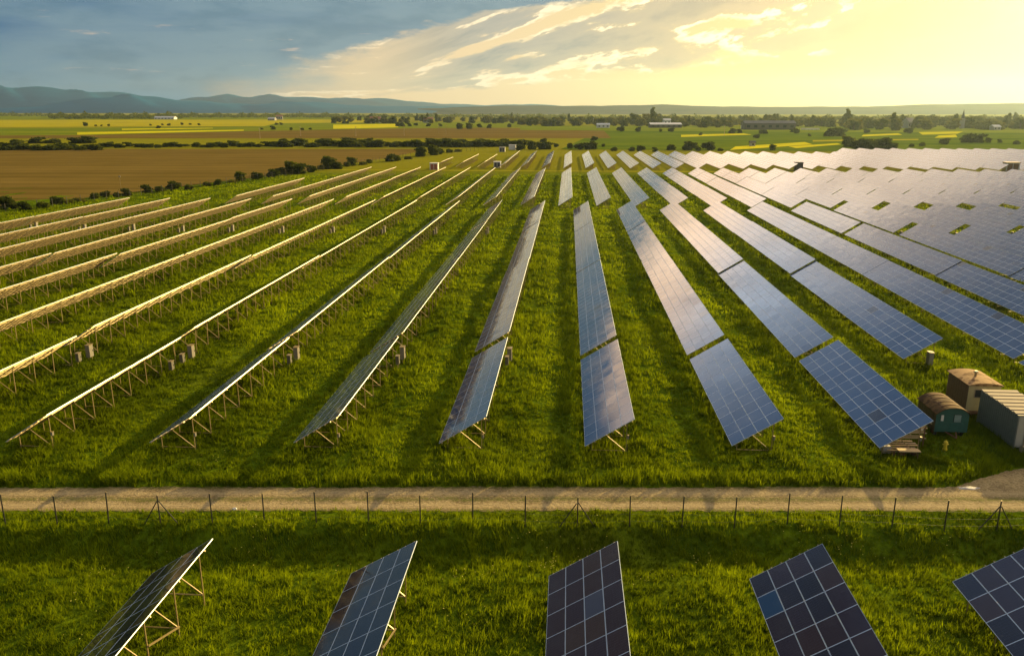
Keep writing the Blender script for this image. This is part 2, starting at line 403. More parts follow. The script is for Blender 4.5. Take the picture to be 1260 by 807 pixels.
def np_mesh(name, V, F, m, smooth=False, attr=None):
    me = bpy.data.meshes.new(name); V = np.asarray(V, np.float32); F = np.asarray(F, np.int32); k = F.shape[1]
    me.vertices.add(len(V)); me.vertices.foreach_set('co', V.ravel())
    me.loops.add(F.size); me.loops.foreach_set('vertex_index', F.ravel())
    me.polygons.add(len(F)); me.polygons.foreach_set('loop_start', np.arange(0, F.size, k, dtype=np.int32))
    me.polygons.foreach_set('loop_total', np.full(len(F), k, np.int32))
    if smooth: me.polygons.foreach_set('use_smooth', np.ones(len(F), bool))
    me.materials.append(m)
    if attr is not None:
        a = me.attributes.new('rnd', 'FLOAT', 'FACE'); a.data.foreach_set('value', np.asarray(attr, np.float32))
    me.update(calc_edges=True); return me
ground = obj('ground', np_mesh('ground', np.stack([X, Y, Z], -1).reshape(-1, 3), F, M['ground'], True)); ground['kind'] = 'structure'

# gravel track, with a turn-off to the yard on the right; edges wander
def strip(name, xs, lo, hi, m, lift):
    V, Fq = [], []; n = 9
    for i, x in enumerate(xs):
        for k in range(n):
            y = lo(x) + (hi(x) - lo(x)) * k / (n - 1); V.append((x, y, float(height(x, y)) + lift))
    for i in range(len(xs) - 1):
        for k in range(n - 1):
            a = i * n + k; Fq.append((a, a + n, a + n + 1, a + 1))
    o = obj(name, np_mesh(name, V, Fq, m, True)); o['kind'] = 'structure'; return o
def road_lo(x): return 43.75 + .05 * math.sin(x * .35) + .04 * math.sin(x * 2.3 + 1) + .05 * math.sin(x * 5.1) + .04 * math.sin(x * 8.7 + 2)
def road_hi(x):
    y = 46.95 + .06 * math.sin(x * .31 + 2) + .05 * math.sin(x * 1.9) + .05 * math.sin(x * 4.7) + .04 * math.sin(x * 9.1)
    t = min(1, max(0, (x - 27.5) / 9)); return y + 3.6 * (t * t * (3 - 2 * t))
strip('road', np.arange(-70, 75, .15), road_lo, road_hi, M['road'], .02)

# the fields beyond
def sheet(name, pts, m, z):
    mb = MB(); mb.face([(x, y, z) for x, y in pts], 0); o = mb.build(name, m); o['kind'] = 'structure'; return o
P = lambda *ps: [at(x, y) for x, y in ps]
sheet('ploughed_field', [(-420, 60), (-172, 110), (-126, 200), (-86, 310), (-64, 410), (-50, 505), (-360, 508), (-700, 506)], M['plough'], .12)
sheet('ploughed_field', P((-250, 170.5), (752, 170.5), (742, 160), (600, 157.5), (500, 158.5), (300, 162), (120, 166.5), (-100, 168)), M['plough'], .16)
sheet('field', P((-300, 168), (120, 166.5), (300, 162), (330, 156), (-300, 160)), M['crop_green'], .18)
sheet('field', P((-300, 158), (340, 155.5), (500, 157), (480, 147.5), (-300, 148)), M['crop_yellow'], .20)
sheet('field', P((-300, 148), (480, 147.5), (480, 143), (-300, 141.5)), M['crop_green'], .24)
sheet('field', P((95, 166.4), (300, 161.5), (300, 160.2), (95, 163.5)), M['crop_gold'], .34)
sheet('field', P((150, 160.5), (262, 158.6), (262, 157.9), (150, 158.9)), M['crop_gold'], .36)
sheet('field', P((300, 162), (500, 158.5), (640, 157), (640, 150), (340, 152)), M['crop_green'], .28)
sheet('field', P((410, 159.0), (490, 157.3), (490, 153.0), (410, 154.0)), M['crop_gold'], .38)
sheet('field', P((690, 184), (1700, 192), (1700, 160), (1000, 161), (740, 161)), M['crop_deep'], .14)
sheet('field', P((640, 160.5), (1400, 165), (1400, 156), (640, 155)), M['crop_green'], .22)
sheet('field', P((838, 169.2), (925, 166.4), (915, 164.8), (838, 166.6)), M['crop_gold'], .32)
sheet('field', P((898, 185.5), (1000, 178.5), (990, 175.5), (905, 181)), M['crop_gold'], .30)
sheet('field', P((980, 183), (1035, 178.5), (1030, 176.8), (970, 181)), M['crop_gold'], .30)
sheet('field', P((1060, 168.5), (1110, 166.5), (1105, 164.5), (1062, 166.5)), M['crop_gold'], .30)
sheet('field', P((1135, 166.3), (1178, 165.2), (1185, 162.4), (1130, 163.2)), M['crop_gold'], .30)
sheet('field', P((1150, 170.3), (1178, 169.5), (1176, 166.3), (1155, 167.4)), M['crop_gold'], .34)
sheet('field', P((1000, 175), (1130, 173.0), (1130, 171.6), (1000, 173.2)), M['crop_yellow'], .30)
# paler strips of mown grass: the cross lanes between the blocks of tables
sheet('grass_lane', [UV(u, v).xy for u, v in ((-110, 319.5), (150, 319.5), (150, 324), (-110, 324))], M['lane'], .10)

# hills: heightfields with real depth, profile heights surveyed from the skyline
def hills(name, D, depth, prof, seed, base=0.0):
    rr = np.random.RandomState(seed); xs_px = np.arange(prof[0][0], prof[-1][0] + 1, 5.0)
    top = np.interp(xs_px, [p[0] for p in prof], [p[1] for p in prof])
    hor = 135.2; n = 14; V, Fq = [], []
    jit = np.convolve(rr.randn(len(xs_px) + 8), np.ones(9) / 9, 'valid') * .8
    for i, xp in enumerate(xs_px):
        H = max(2.0, (hor - top[i] + jit[i] * .5) / FPX * D / math.cos(PITCH) * .965 + CAM_H)
        for k in range(n):
            t = k / (n - 1); y = D - depth * .55 + depth * t
            h = H * max(0.0, math.sin(math.pi * min(1, t / 1.1))) ** .8 * (1 + .05 * math.sin(i * .7 + k * 1.3))
            if k == 0: h = -2
            xr = (xp - 630) / FPX * D * 1.033
            V.append((xr + .06 * depth * math.sin(i * .35 + k), y, h if k else -2))
    for i in range(len(xs_px) - 1):
        for k in range(n - 1):
            a = i * n + k; Fq.append((a, a + n, a + n + 1, a + 1))
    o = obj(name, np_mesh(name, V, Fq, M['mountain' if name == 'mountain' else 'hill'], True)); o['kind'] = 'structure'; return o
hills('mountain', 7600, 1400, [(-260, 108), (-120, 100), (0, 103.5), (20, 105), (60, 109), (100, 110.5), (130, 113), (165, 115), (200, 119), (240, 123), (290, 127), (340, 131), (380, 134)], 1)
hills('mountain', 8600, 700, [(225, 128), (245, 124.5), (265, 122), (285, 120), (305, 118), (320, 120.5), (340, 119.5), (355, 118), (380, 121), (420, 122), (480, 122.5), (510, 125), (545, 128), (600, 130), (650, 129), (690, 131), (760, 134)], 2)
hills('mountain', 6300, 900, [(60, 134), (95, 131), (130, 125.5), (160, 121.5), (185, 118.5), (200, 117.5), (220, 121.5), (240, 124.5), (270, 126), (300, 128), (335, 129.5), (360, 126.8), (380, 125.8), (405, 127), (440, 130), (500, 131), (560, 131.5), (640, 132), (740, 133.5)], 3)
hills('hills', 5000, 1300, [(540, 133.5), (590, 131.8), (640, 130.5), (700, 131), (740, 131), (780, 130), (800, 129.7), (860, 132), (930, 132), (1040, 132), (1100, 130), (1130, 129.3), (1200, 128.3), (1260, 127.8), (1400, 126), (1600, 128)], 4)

# the evening air
hz = MB(); hz.box(-9600, 9600, -3500, 9400, -4.0, 330)
hm = bpy.data.materials.new('haze_air'); hm.use_nodes = True; hm.node_tree.nodes.clear(); q = NG(hm.node_tree)
ho = q.n('ShaderNodeOutputMaterial'); pv = q.n('ShaderNodeVolumePrincipled')
pv.inputs['Color'].default_value = (.58, .78, .92, 1); pv.inputs['Density'].default_value = 0.000045; pv.inputs['Anisotropy'].default_value = .6
q.lk(pv.outputs[0], ho.inputs['Volume'])
haze = hz.build('haze', hm); haze['kind'] = 'stuff'

# ------------------------------------------------------------------ solar tables
TILT = R(32.2); CT, ST = math.cos(TILT), math.sin(TILT)
Z0 = .80; ML, MW, GAP = 1.655, .99, .015          # module length along the row, width up the slope
PL, PW = ML + GAP, MW + GAP
def pp(s, y, n=0.0):  # point on the table: s up the slope, y along the row, n off the plane
    return Vector((s * CT - n * ST, y, Z0 + s * ST + n * CT))
def module_geo(mb, s0, y0, jt, r, full=True):
    """one framed module; jt = small mounting errors of its four corners"""
    s1, y1 = s0 + MW, y0 + ML; fw, th = .016, .035
    def q(s, y, n):
        a, b = (s - s0) / MW, (y - y0) / ML
        dn = jt[0] * (a - .5) + jt[1] * (b - .5)
        return pp(s, y, n + dn)
    o = [q(s0, y0, 0), q(s1, y0, 0), q(s1, y1, 0), q(s0, y1, 0)]
    i = [q(s0 + fw, y0 + fw, -.002), q(s1 - fw, y0 + fw, -.002), q(s1 - fw, y1 - fw, -.002), q(s0 + fw, y1 - fw, -.002)]
    b = [q(s0, y0, -th), q(s1, y0, -th), q(s1, y1, -th), q(s0, y1, -th)]
    mb.face(i, 0, r, [(0, 0), (0, 1), (1, 1), (1, 0)])
    for k in range(4):
        l = (k + 1) % 4
        mb.face([o[k], o[l], i[l], i[k]], 1, r); mb.face([b[k], b[l], o[l], o[k]], 1, r)
    mb.face([b[3], b[2], b[1], b[0]], 2, r)
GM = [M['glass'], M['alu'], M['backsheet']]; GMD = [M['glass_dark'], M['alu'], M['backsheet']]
SURF = {}
def surface_mesh(n, variant, dark=False):
    key = (n, variant, dark)
    if key not in SURF:
        rr = random.Random(hash(key) & 0xffff); mb = MB()
        for i in range(n):
            for k in range(4):
                r = rr.random() * .96
                if rr.random() < .006: r = 1.0
                module_geo(mb, k * PW, i * PL, (rr.gauss(0, .0032), rr.gauss(0, .0030)), max(.001, r))
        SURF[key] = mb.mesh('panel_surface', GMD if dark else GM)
    return SURF[key]
MODM = {}
def module_mesh(k, dark):
    if (k, dark) not in MODM:
        mb = MB(); module_geo(mb, 0, 0, (0, 0), max(.001, k / 20.0)); 
        for j, v in enumerate(mb.v): mb.v[j] = (v[0], v[1], v[2] - Z0)
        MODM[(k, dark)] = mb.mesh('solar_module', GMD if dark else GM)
    return MODM[(k, dark)]
def frame_ys(L):
    n = max(2, round(L / 2.55)); e = .75
    return [e + (L - 2 * e) * i / (n - 1) for i in range(n)]
def frame_geo(part, y, mb, drop=0.0):
    """part of one support frame"""
    if part in ('leg', 'all'):
        mb.beam((3.5 * CT, y, -.5 - drop), pp(3.5, y, -.20) , .055, .065)
        mb.beam((.62 * CT, y, -.5 - drop), pp(.62, y, -.20), .05, .06)
    if part in ('brace', 'all'):
        mb.beam((3.5 * CT - .03, y + .075, .12 - drop), pp(1.5, y + .075, -.19), .045, .055)
    if part in ('rafter', 'all'):
        mb.beam(pp(.25, y, -.155), pp(3.80, y, -.155), .06, .095, up=(-ST, 0, CT))
    if part in ('tie', 'all'):
        mb.beam((.62 * CT, y - .075, .22 - drop), (3.5 * CT, y - .075, .22 - drop), .045, .05)
def purlin_geo(mb, k, L):
    s = (k // 2) * PW + (.22 if k % 2 == 0 else .77)
    mb.beam(pp(s, -.16, -.072), pp(s, L + .16, -.072), .05, .068, up=(-ST, 0, CT))
PART = {}
def part_mesh(key, fn, name):
    if key not in PART:
        mb = MB(); fn(mb); PART[key] = mb.mesh(name, M['steel'])
    return PART[key]

TABLES = []
def ground_z(x, y): return float(height(x, y))
def table(u, v, n, label, group, lod, variant=0, dark=False, odd=None, mods=None, turn=0.0):
    p = UV(u, v); L = n * PL - GAP
    c = UV(u + 1.7, v + L / 2); z = 0.0 if dark else ground_z(c.x, c.y) * .6
    t = thing('solar_table', label, 'solar table', (p.x, p.y, z), -HEAD + turn, group)
    if mods:
        rr = random.Random(hash((round(u), round(v))) & 0xffff)
        for i in range(n):
            for k in range(4):
                r = odd.get((i, k)) if odd and (i, k) in odd else mods(rr, i, k)
                o = obj('solar_module', module_mesh(r, dark), t)
                o.location = (k * PW * CT, i * PL, Z0 + k * PW * ST)
                o.rotation_euler = (rr.gauss(0, .0010), rr.gauss(0, .0018), 0)
                if odd and (i, k) in odd: o['label'] = odd[('label', i, k)]
    else:
        obj('panel_surface', surface_mesh(n, variant, dark), t)
    if lod == 0:
        for k in range(8): obj('purlin', part_mesh(('pu', n, k), lambda mb: purlin_geo(mb, k, L), 'purlin'), t)
        for y in frame_ys(L):
            yk = round(y, 3)
            for nm in ('leg', 'brace', 'rafter', 'tie'):
                if nm == 'leg':
                    def rl(mb): mb.beam((3.5 * CT, 0, -1.1), (3.5 * CT, 0, pp(3.5, 0, -.20).z), .05, .06)
                    def fl(mb): mb.beam((.62 * CT, 0, -1.1), (.62 * CT, 0, pp(.62, 0, -.20).z), .05, .06)
                    a = obj('leg', part_mesh('rl', rl, 'leg'), t); a.location.y = y
                    a = obj('leg', part_mesh('fl', fl, 'leg'), t); a.location.y = y
                else:
                    a = obj(nm if nm != 'tie' else 'tie_bar', part_mesh(nm, lambda mb: frame_geo(nm, 0, mb), nm), t); a.location.y = y
        ys = frame_ys(L)
        if dark:
            a = obj('cross_brace', part_mesh(('xb', n), lambda mb: mb.beam((3.5 * CT + .06, ys[-2], .25), (3.5 * CT + .06, ys[-3], 1.2), .06, .07), 'cross_brace'), t)
    elif lod == 1:
        def pu(mb):
            for k in range(8): purlin_geo(mb, k, L)
        obj('purlin_rack', part_mesh(('pr', n), pu, 'purlin_rack'), t)
        for y in frame_ys(L):
            a = obj('support_frame', part_mesh('sf', lambda mb: frame_geo('all', 0, mb), 'support_frame'), t); a.location.y = y
    else:
        def al(mb):
            for k in range(8): purlin_geo(mb, k, L)
            for y in frame_ys(L): frame_geo('all', y, mb)
        obj('support_rack', part_mesh(('al', n), al, 'support_rack'), t)
    TABLES.append((u, v, L)); return t

c_, s_ = math.cos(PITCH), math.sin(PITCH)
def project(p):
    x, y, z = p[0], p[1], p[2] - CAM_H
    d = y * c_ - z * s_
    if d < 1: return None
    return 630 + FPX * x / d, 403.5 - FPX * (y * s_ + z * c_) / d
def in_view(u, v, L, mx=25):
    for f in (0, .25, .5, .75, 1):
        for s in (0, 4.0):
            q = project(UV(u + s * CT, v + f * L, Z0 + s * ST))
            if q and -mx < q[0] < 1260 + mx and -mx < q[1] < 807 + mx: return True
    return False

def blue(rr, i, k): return rr.choice([0, 3, 5, 7, 9, 11, 13, 15, 16])
def mixed(rr, i, k): return rr.choice([0, 1, 2, 4, 5, 6, 8, 9, 10, 11, 13, 14, 14])
U0, DU = 1.58, 10.17
FAN = .00105                       # the rows of the near block are not quite parallel
def row_u(k, v): return U0 + k * (DU + FAN * (190 - v))
look = lambda k: ('backlit golden' if k <= -5 else 'bright edged backlit' if k <= -2 else 'dull brown tinted' if k == -1 else 'blue' if k <= 2 else 'sky blue')
KMIN = -11
N_T = 0
for k in range(KMIN, 14):
    u = U0 + DU * k
    sk = .55 * k if k > -4 else -2.2
    spec = [(52.0 + sk, 12, 'nearest track'), (73.9 + .6 * sk, 24, 'second from track'),
            (114.25 + .4 * sk, 24 if k < 5 else 23, 'third from track'), (154.55 + .3 * sk + (1.2 if k >= 6 else 0), 21, 'last in its row')]
    for i, (v, n, where) in enumerate(spec):
        L = n * PL; u = row_u(k, v)
        if not in_view(u, v, L): continue
        if i == 0 and k == 3: continue          # the yard with the huts lies here
        lod = 0 if (i == 0 and k >= -4) else 1 if (k <= 2 or i < 2) else 2
        mods = blue if (i == 0 and -2 <= k <= 4) else None
        odd = {(2, 1): 20, ('label', 2, 1): 'dark purple solar module among blue ones'} if (i == 0 and k == 2) else None
        lab = '%s solar table, near block, %s row from left, %s' % (look(k), nth(k - KMIN + 1), where)
        table(u, v, n, lab, 'solar tables of the near block', lod, (k * 4 + i) % 3, False, odd, mods, k * FAN)
# foreground tables beside the ditch
FU0, FDU = -.57, 10.13
fl = {-2: 'dark solar table left of the others before the fence, seen edge on', -1: 'dark navy solar table before the fence, second from the left', 0: 'brown tinted solar table before the fence with one grey module, middle of the front row',
      1: 'navy and purple solar table before the fence with one bright blue module', 2: 'dark navy solar table before the fence, cut by the right picture edge'}
for k in range(-2, 3):
    ve = 35.6 + .45 * k - (.25 if k == -2 else 0); v = ve - (12 * PL - GAP)
    odd = None
    if k == 0: odd = {(9, 2): 19, ('label', 9, 2): 'grey blue solar module', (8, 2): 16, ('label', 8, 2): 'brown solar module'}
    if k == 1: odd = {(10, 0): 20, ('label', 10, 0): 'bright blue solar module'}
    if k == 2: odd = {(9, 2): 20, ('label', 9, 2): 'blue solar module'}
    f = [lambda rr, i, k: rr.choice([0, 1, 2, 3, 13]), lambda rr, i, k: rr.choice([0, 1, 2, 3, 4, 5, 6]), lambda rr, i, k: rr.choice([9, 10, 11, 12, 16, 13]), mixed, mixed][k + 2]
    table(FU0 + FDU * k, v, 12, fl[k], 'solar tables before the fence', 0, 0, True, odd, f).rotation_euler.y = R(2.0) if k == -1 else 0
# middle block
B0, DB = -2.1, 9.38
for j, k in enumerate(range(-9, 22)):
    u = B0 + DB * k
    st = 196.9 + (.05 * k)
    far_end = {-9: 250.0}.get(k, 302 if k > -4 else 305 if k > -6 else 308)
    segs = [(st, 18, 'at its near end'), (st + 30.6, 21, 'second from its near end'), (st + 66.0, 14, 'third from its near end'), (st + 89.9, 10, 'at its far end')]
    if k < 0: segs = [(st, 32, 'near half'), (st + 53.8, 30, 'far half')]
    for v, n, where in segs:
        if k == -9 and v > 230: continue
        if not in_view(u, v, n * PL): continue
        table(u, v, n, '%s solar table, middle block, %s row from left, %s' % ('golden backlit' if k < -2 else 'cream', nth(j + 1), where), 'solar tables of the middle block', 1 if k < -1 else 2, (k * 3 + n) % 3)
# far block
C0, DC = -1.6, 9.0
for j, k in enumerate(range(-6, 34)):
    u = C0 + DC * k
    st = 329.6
    segs = [(st, 30, 'near half'), (st + 50.4, 29 if k > -4 else 18, 'far half')]
    if k < -3: segs = [(st + 4, 36 if k > -6 else 20, 'single')]
    if k > 16: segs += [(st + 100.5, 24, 'rearmost')]
    for v, n, where in segs:
        if not in_view(u, v, n * PL): continue
        table(u, v, n, '%s solar table, far block, %s row from left, %s' % ('thin golden' if k < -1 else 'pale cream', nth(j + 1), where), 'solar tables of the far block', 2, (k + n) % 3)

# ------------------------------------------------------------------ cabinets between the tables
def cabinet(u, v, big, label):
    p = UV(u, v); t = thing('inverter_cabinet', label, 'cabinet', (p.x, p.y, ground_z(p.x, p.y)), -HEAD, 'grey cabinets behind the table gaps')
    wd, dp, z0, z1 = (.66, .38, .35, 1.55) if big else (.52, .28, .40, 1.20)
    mb = MB(); mb.box(-dp / 2, dp / 2, -wd / 2, wd / 2, z0, z1); mb.build('body', M['light_cabinet' if big else 'grey_cabinet'], t)
    mb = MB(); mb.box(-dp / 2 - .04, dp / 2 + .06, -wd / 2 - .03, wd / 2 + .03, z1 + .002, z1 + .045); mb.build('lid', M['steel'], t)
    mb = MB(); mb.box(dp / 2 + .002, dp / 2 + .022, -wd / 2 + .03, wd / 2 - .03, z0 + .04, z1 - .04); d = mb.build('door', M['light_cabinet' if big else 'grey_cabinet'], t)
    mb = MB(); mb.box(dp / 2 + .024, dp / 2 + .05, wd / 2 - .14, wd / 2 - .11, (z0 + z1) / 2 - .08, (z0 + z1) / 2 + .08); mb.build('handle', M['black_plastic'], d)
    for y in (-wd / 2 + .06, wd / 2 - .06):
        mb = MB(); mb.beam((0, y, -.4), (0, y, z0 - .002), .06, .06); mb.build('leg', M['steel'], t)
for k in range(KMIN, 12):
    u = row_u(k, 72) + 3.5; row = nth(k - KMIN + 1)
    sk = .55 * k if k > -4 else -2.2
    if in_view(u - 3, 72, 2, 0) and k <= 3:
        cabinet(u - (1.2 if k == 3 else 0), 72.75 + .7 * sk + (.7 if k == 3 else 0), True, 'tall grey cabinet at the first table gap of the %s solar row from the left' % row)
        if k < 3: cabinet(u - .15, 71.15 + .7 * sk, False, 'short grey cabinet at the first table gap of the %s solar row from the left' % row)
    u = row_u(k, 154) + 3.5
    if in_view(u - 3, 154, 2, 0) and (k <= -2 or k >= 6):
        v = 154.0 + .3 * sk
        cabinet(u if k < 0 else u - 1.2, v, True, 'tall grey cabinet at the far table gap of the %s solar row from the left' % row)
        cabinet(u - .15 if k < 0 else u - 2.6, v - 1.5 if k < 0 else v + .2, False, 'short grey cabinet at the far table gap of the %s solar row from the left' % row)
cabinet(row_u(-4, 67) + 3.4, 67.4, False, 'squat grey cabinet alone under the eighth solar row from the left')

def meter(k, v, label):
    p = UV(row_u(k, v) + 3.5 * CT + .06, v); t = thing('junction_box', label, 'junction box', (p.x, p.y, 0), -HEAD, 'small boxes on the end legs')
    mb = MB(); mb.box(0, .10, -.09, .09, 1.10, 1.36); mb.build('body', M['light_cabinet'], t)
    mb = MB(); mb.box(-.01, .11, -.10, .10, 1.362, 1.385); mb.build('lid', M['steel'], t)
    mb = MB(); mb.tube((.05, 0, .1), (.05, 0, 1.098), .015); mb.build('conduit', M['black_plastic'], t)
for k in range(-4, 3):
    meter(k, 52.0 + (.55 * k if k > -4 else -2.2) + .75, 'small pale box on the end leg of the %s solar row from the left' % nth(k - KMIN + 1))

# ------------------------------------------------------------------ transformer cabins on the lanes
def cabin(px, py, wd, dp, h, wall, door, label, roof='concrete'):
    x, y = at(px, py); t = thing('transformer_cabin', label, 'cabin', (x, y, 0), -HEAD, 'small cabins on the lanes')
    mb = MB(); mb.box(-wd / 2, wd / 2, -dp / 2, dp / 2, -.2, h); mb.build('wall', M[wall], t)
    mb = MB(); mb.box(-wd / 2 - .15, wd / 2 + .15, -dp / 2 - .15, dp / 2 + .15, h + .003, h + .2); mb.build('roof', M[roof], t)
    for s in (-1, 1):
        mb = MB(); mb.box(s * wd * .22 - wd * .19, s * wd * .22 + wd * .19, -dp / 2 - .05, -dp / 2 - .004, .1, h - .25); d = mb.build('door', M[door], t)
        mb = MB(); mb.box(s * wd * .08 - .04, s * wd * .08 + .04, -dp / 2 - .09, -dp / 2 - .053, 1.0, 1.25); mb.build('handle', M['steel'], d)
cabin(534.5, 209, 3.3, 2.6, 2.6, 'white_wall', 'brick_red', 'white transformer cabin with a red door at the end of a backlit row', 'white_wall')
cabin(612, 206.5, 2.9, 2.6, 2.4, 'white_wall', 'dark_wall', 'cabin with a dark door front at the far end of a middle row', 'white_wall')
cabin(618, 187, 3.4, 2.6, 2.6, 'white_wall', 'dark_wall', 'tiny dark cabin at the far edge, left of the white one')
cabin(630.5, 184.5, 4.2, 3.0, 2.8, 'white_wall', 'white_wall', 'tiny white cabin at the far edge of the panel field', 'roof_white')
cabin(982, 209.5, 3.0, 2.6, 3.0, 'dark_wall', 'dark_wall', 'dark square cabin standing among the cream panels', 'roof_dark')
cabin(1243, 211, 5.2, 3.0, 3.4, 'white_wall', 'rusty', 'cabin with a rusty orange roof at the right edge of the panels', 'roof_tile')

# ------------------------------------------------------------------ the yard: huts and container
def yard_hut():
    p = UV(32.1, 61.7); t = thing('site_cabin', 'tan box cabin with a rusty flat roof and chimney, behind the green wagon', 'cabin', (p.x, p.y, 0), -HEAD)
    wd, L, z0, z1 = 2.45, 3.5, .5, 2.62
    mb = MB(); mb.box(0, wd, 0, L, z0, z1); wl = mb.build('wall', simple('cream_boards', (.62, .50, .24), .6, 0, .2, 3), t)
    mb = MB()
    for i in range(9): mb.box(-.03, -.003, .05 + i * .38, .05 + i * .38 + .33, z0 + .05, z1 - .05)
    mb.build('side_panel', simple('brown_boards', (.17, .085, .035), .7, 0, .35, 4), t)
    mb = MB(); n = 8
    for i in range(n):          # shallow barrel roof
        a, b = i / n, (i + 1) / n; f = lambda t_: .20 * (1 - (2 * t_ - 1) ** 2)
        x0, x1 = -.12 + (wd + .24) * a, -.12 + (wd + .24) * b
        mb.hexa([(x0, -.14, z1 + .003), (x1, -.14, z1 + .003), (x1, L + .14, z1 + .003), (x0, L + .14, z1 + .003), (x0, -.14, z1 + .04 + f(a)), (x1, -.14, z1 + .04 + f(b)), (x1, L + .14, z1 + .04 + f(b)), (x0, L + .14, z1 + .04 + f(a))])
    m, q, b, o = mat('stained_roof'); p_ = q.n('ShaderNodeTexCoord').outputs['Object']
    n0 = q.noise(p_, 1.1, 5, .6, .5); q.lk(q.mix(q.ss(n0, .48, .60), (.38, .235, .105), (.16, .08, .03)), b.inputs['Base Color']); b.inputs['Roughness'].default_value = .9; b.inputs['Specular IOR Level'].default_value = .15
    rf = mb.build('roof', m, t)
    mb = MB(); mb.tube((1.25, 1.75, z1 + .2), (1.25, 1.75, z1 + .55), .09, n=12); mb.tube((1.25, 1.75, z1 + .552), (1.25, 1.75, z1 + .66), .22, .13, n=12); mb.build('chimney', M['steel'], rf)
    mb = MB(); mb.box(.5, 1.15, -.035, -.003, z0 + 1.15, z0 + 1.75); wn = mb.build('window', M['window'], t)
    mb = MB(); mb.box(.44, .497, -.05, -.003, z0 + 1.09, z0 + 1.81); mb.box(1.153, 1.21, -.05, -.003, z0 + 1.09, z0 + 1.81); mb.box(.5, 1.15, -.05, -.003, z0 + 1.753, z0 + 1.81); mb.box(.5, 1.15, -.05, -.003, z0 + 1.09, z0 + 1.147); mb.build('window_frame', M['timber'], wn)
    mb = MB(); mb.box(1.4, 2.15, -.03, -.003, z0 + .05, z0 + 1.95); d = mb.build('door', simple('cream_door', (.58, .45, .20), .6, 0, .2, 3), t)
    mb = MB(); mb.box(1.46, 1.52, -.07, -.033, z0 + .95, z0 + 1.1); mb.build('handle', M['black_plastic'], d)
    mb = MB(); mb.box(-.1, wd + .1, -.1, L + .1, .25, z0 - .003); mb.build('chassis', M['rusty'], t)
    for x in (.15, wd - .15):
        for y in (.4, L - .4):
            mb = MB(); mb.box(x - .15, x + .15, y - .2, y + .2, -.2, .247); mb.build('foot', M['concrete'], t)
yard_hut()
def wagon():
    p = UV(27.75, 57.2); t = thing('site_wagon', 'small green construction wagon with a rounded rusty roof, next to the blue solar table', 'wagon', (p.x, p.y, 0), -HEAD)
    green = simple('weathered_green_paint', (.030, .115, .090), .5, 0, .35, 2.5)
    wd, L, z0, z1 = 2.35, 3.1, .45, 1.85
    def roof_z(t_): return .52 * max(0.0, 1 - abs(2 * t_ - 1) ** 2.3)
    mb = MB(); n = 12
    ring = [(wd * i / n, z1 + roof_z(i / n)) for i in range(n + 1)]
    for y, fl in ((0, False), (L, True)):
        pts = [(0, y, z0), (wd, y, z0)] + [(x, y, z) for x, z in reversed(ring)]
        mb.face(pts[::-1] if fl else pts)
    mb.face([(0, 0, z0), (0, 0, z1), (0, L, z1), (0, L, z0)]); mb.face([(wd, 0, z0), (wd, L, z0), (wd, L, z1), (wd, 0, z1)]); mb.face([(0, 0, z0), (0, L, z0), (wd, L, z0), (wd, 0, z0)])
    mb.build('body', green, t)
    mb = MB()
    for i in range(n):
        a, b = i / n, (i + 1) / n; e = .09; x0, x1 = -e + (wd + 2 * e) * a, -e + (wd + 2 * e) * b; za, zb = z1 + roof_z(a) + .004, z1 + roof_z(b) + .004
        mb.hexa([(x0, -.16, za), (x1, -.16, zb), (x1, L + .16, zb), (x0, L + .16, za), (x0, -.16, za + .05), (x1, -.16, zb + .05), (x1, L + .16, zb + .05), (x0, L + .16, za + .05)])
    m, q, b, o = mat('rusty_roof_sheet'); p_ = q.n('ShaderNodeTexCoord').outputs['Object']
    n0 = q.noise(p_, 1.6, 6, .6, .7); q.lk(q.mix(q.ss(n0, .40, .62), (.17, .10, .035), (.065, .035, .016)), b.inputs['Base Color']); b.inputs['Roughness'].default_value = .9; b.inputs['Specular IOR Level'].default_value = .15
    rf = mb.build('roof', m, t)
    mb = MB()
    for y in (.5, 1.25, 2.0, 2.75):
        for i in range(n):
            a, b2 = i / n, (i + 1) / n; za, zb = z1 + roof_z(a) + .056, z1 + roof_z(b2) + .056
            mb.hexa([(wd * a, y - .03, za), (wd * b2, y - .03, zb), (wd * b2, y + .03, zb), (wd * a, y + .03, za), (wd * a, y - .03, za + .035), (wd * b2, y - .03, zb + .035), (wd * b2, y + .03, zb + .035), (wd * a, y + .03, za + .035)])
    mb.build('roof_seam', M['rusty'], rf)
    mb = MB(); mb.box(1.25, 1.8, -.03, -.003, 1.25, 1.85); wn = mb.build('window', M['window'], t)
    mb = MB()
    for i in range(6): mb.box(1.28, 1.77, -.06, -.033, 1.28 + i * .095, 1.28 + i * .095 + .06)
    mb.build('shutter', simple('pale_green_slats', (.30, .42, .36), .6, 0, .2, 6), wn)
    mb = MB(); mb.box(.95, 1.98, -.03, -.003, .52, 1.18); mb.box(.12, .85, -.03, -.003, .52, 1.25); mb.build('panel', simple('dark_green_paint', (.03, .115, .09), .5, 0, .3, 3), t)
    mb = MB(); mb.box(.34, .52, -.045, -.003, 1.33, 1.78); mb.build('notice', M['white_wall'], t)
    mb = MB()
    for i in range(8): mb.box(-.03, -.003, .04 + i * .385, .04 + i * .385 + .34, z0 + .04, z1 - .03)
    mb.build('side_board', simple('brown_green_boards', (.09, .075, .035), .7, 0, .35, 4), t)
    for x in (.2, wd - .2):
        for y in (.55, L - .55):
            mb = MB(); mb.tube((x - .08, y, .30), (x + .08, y, .30), .34, n=20); wh = mb.build('wheel', M['rubber'], t)
            mb = MB(); mb.tube((x - .09, y, .30), (x + .09, y, .30), .17, n=14); mb.build('rim', M['rusty'], wh)
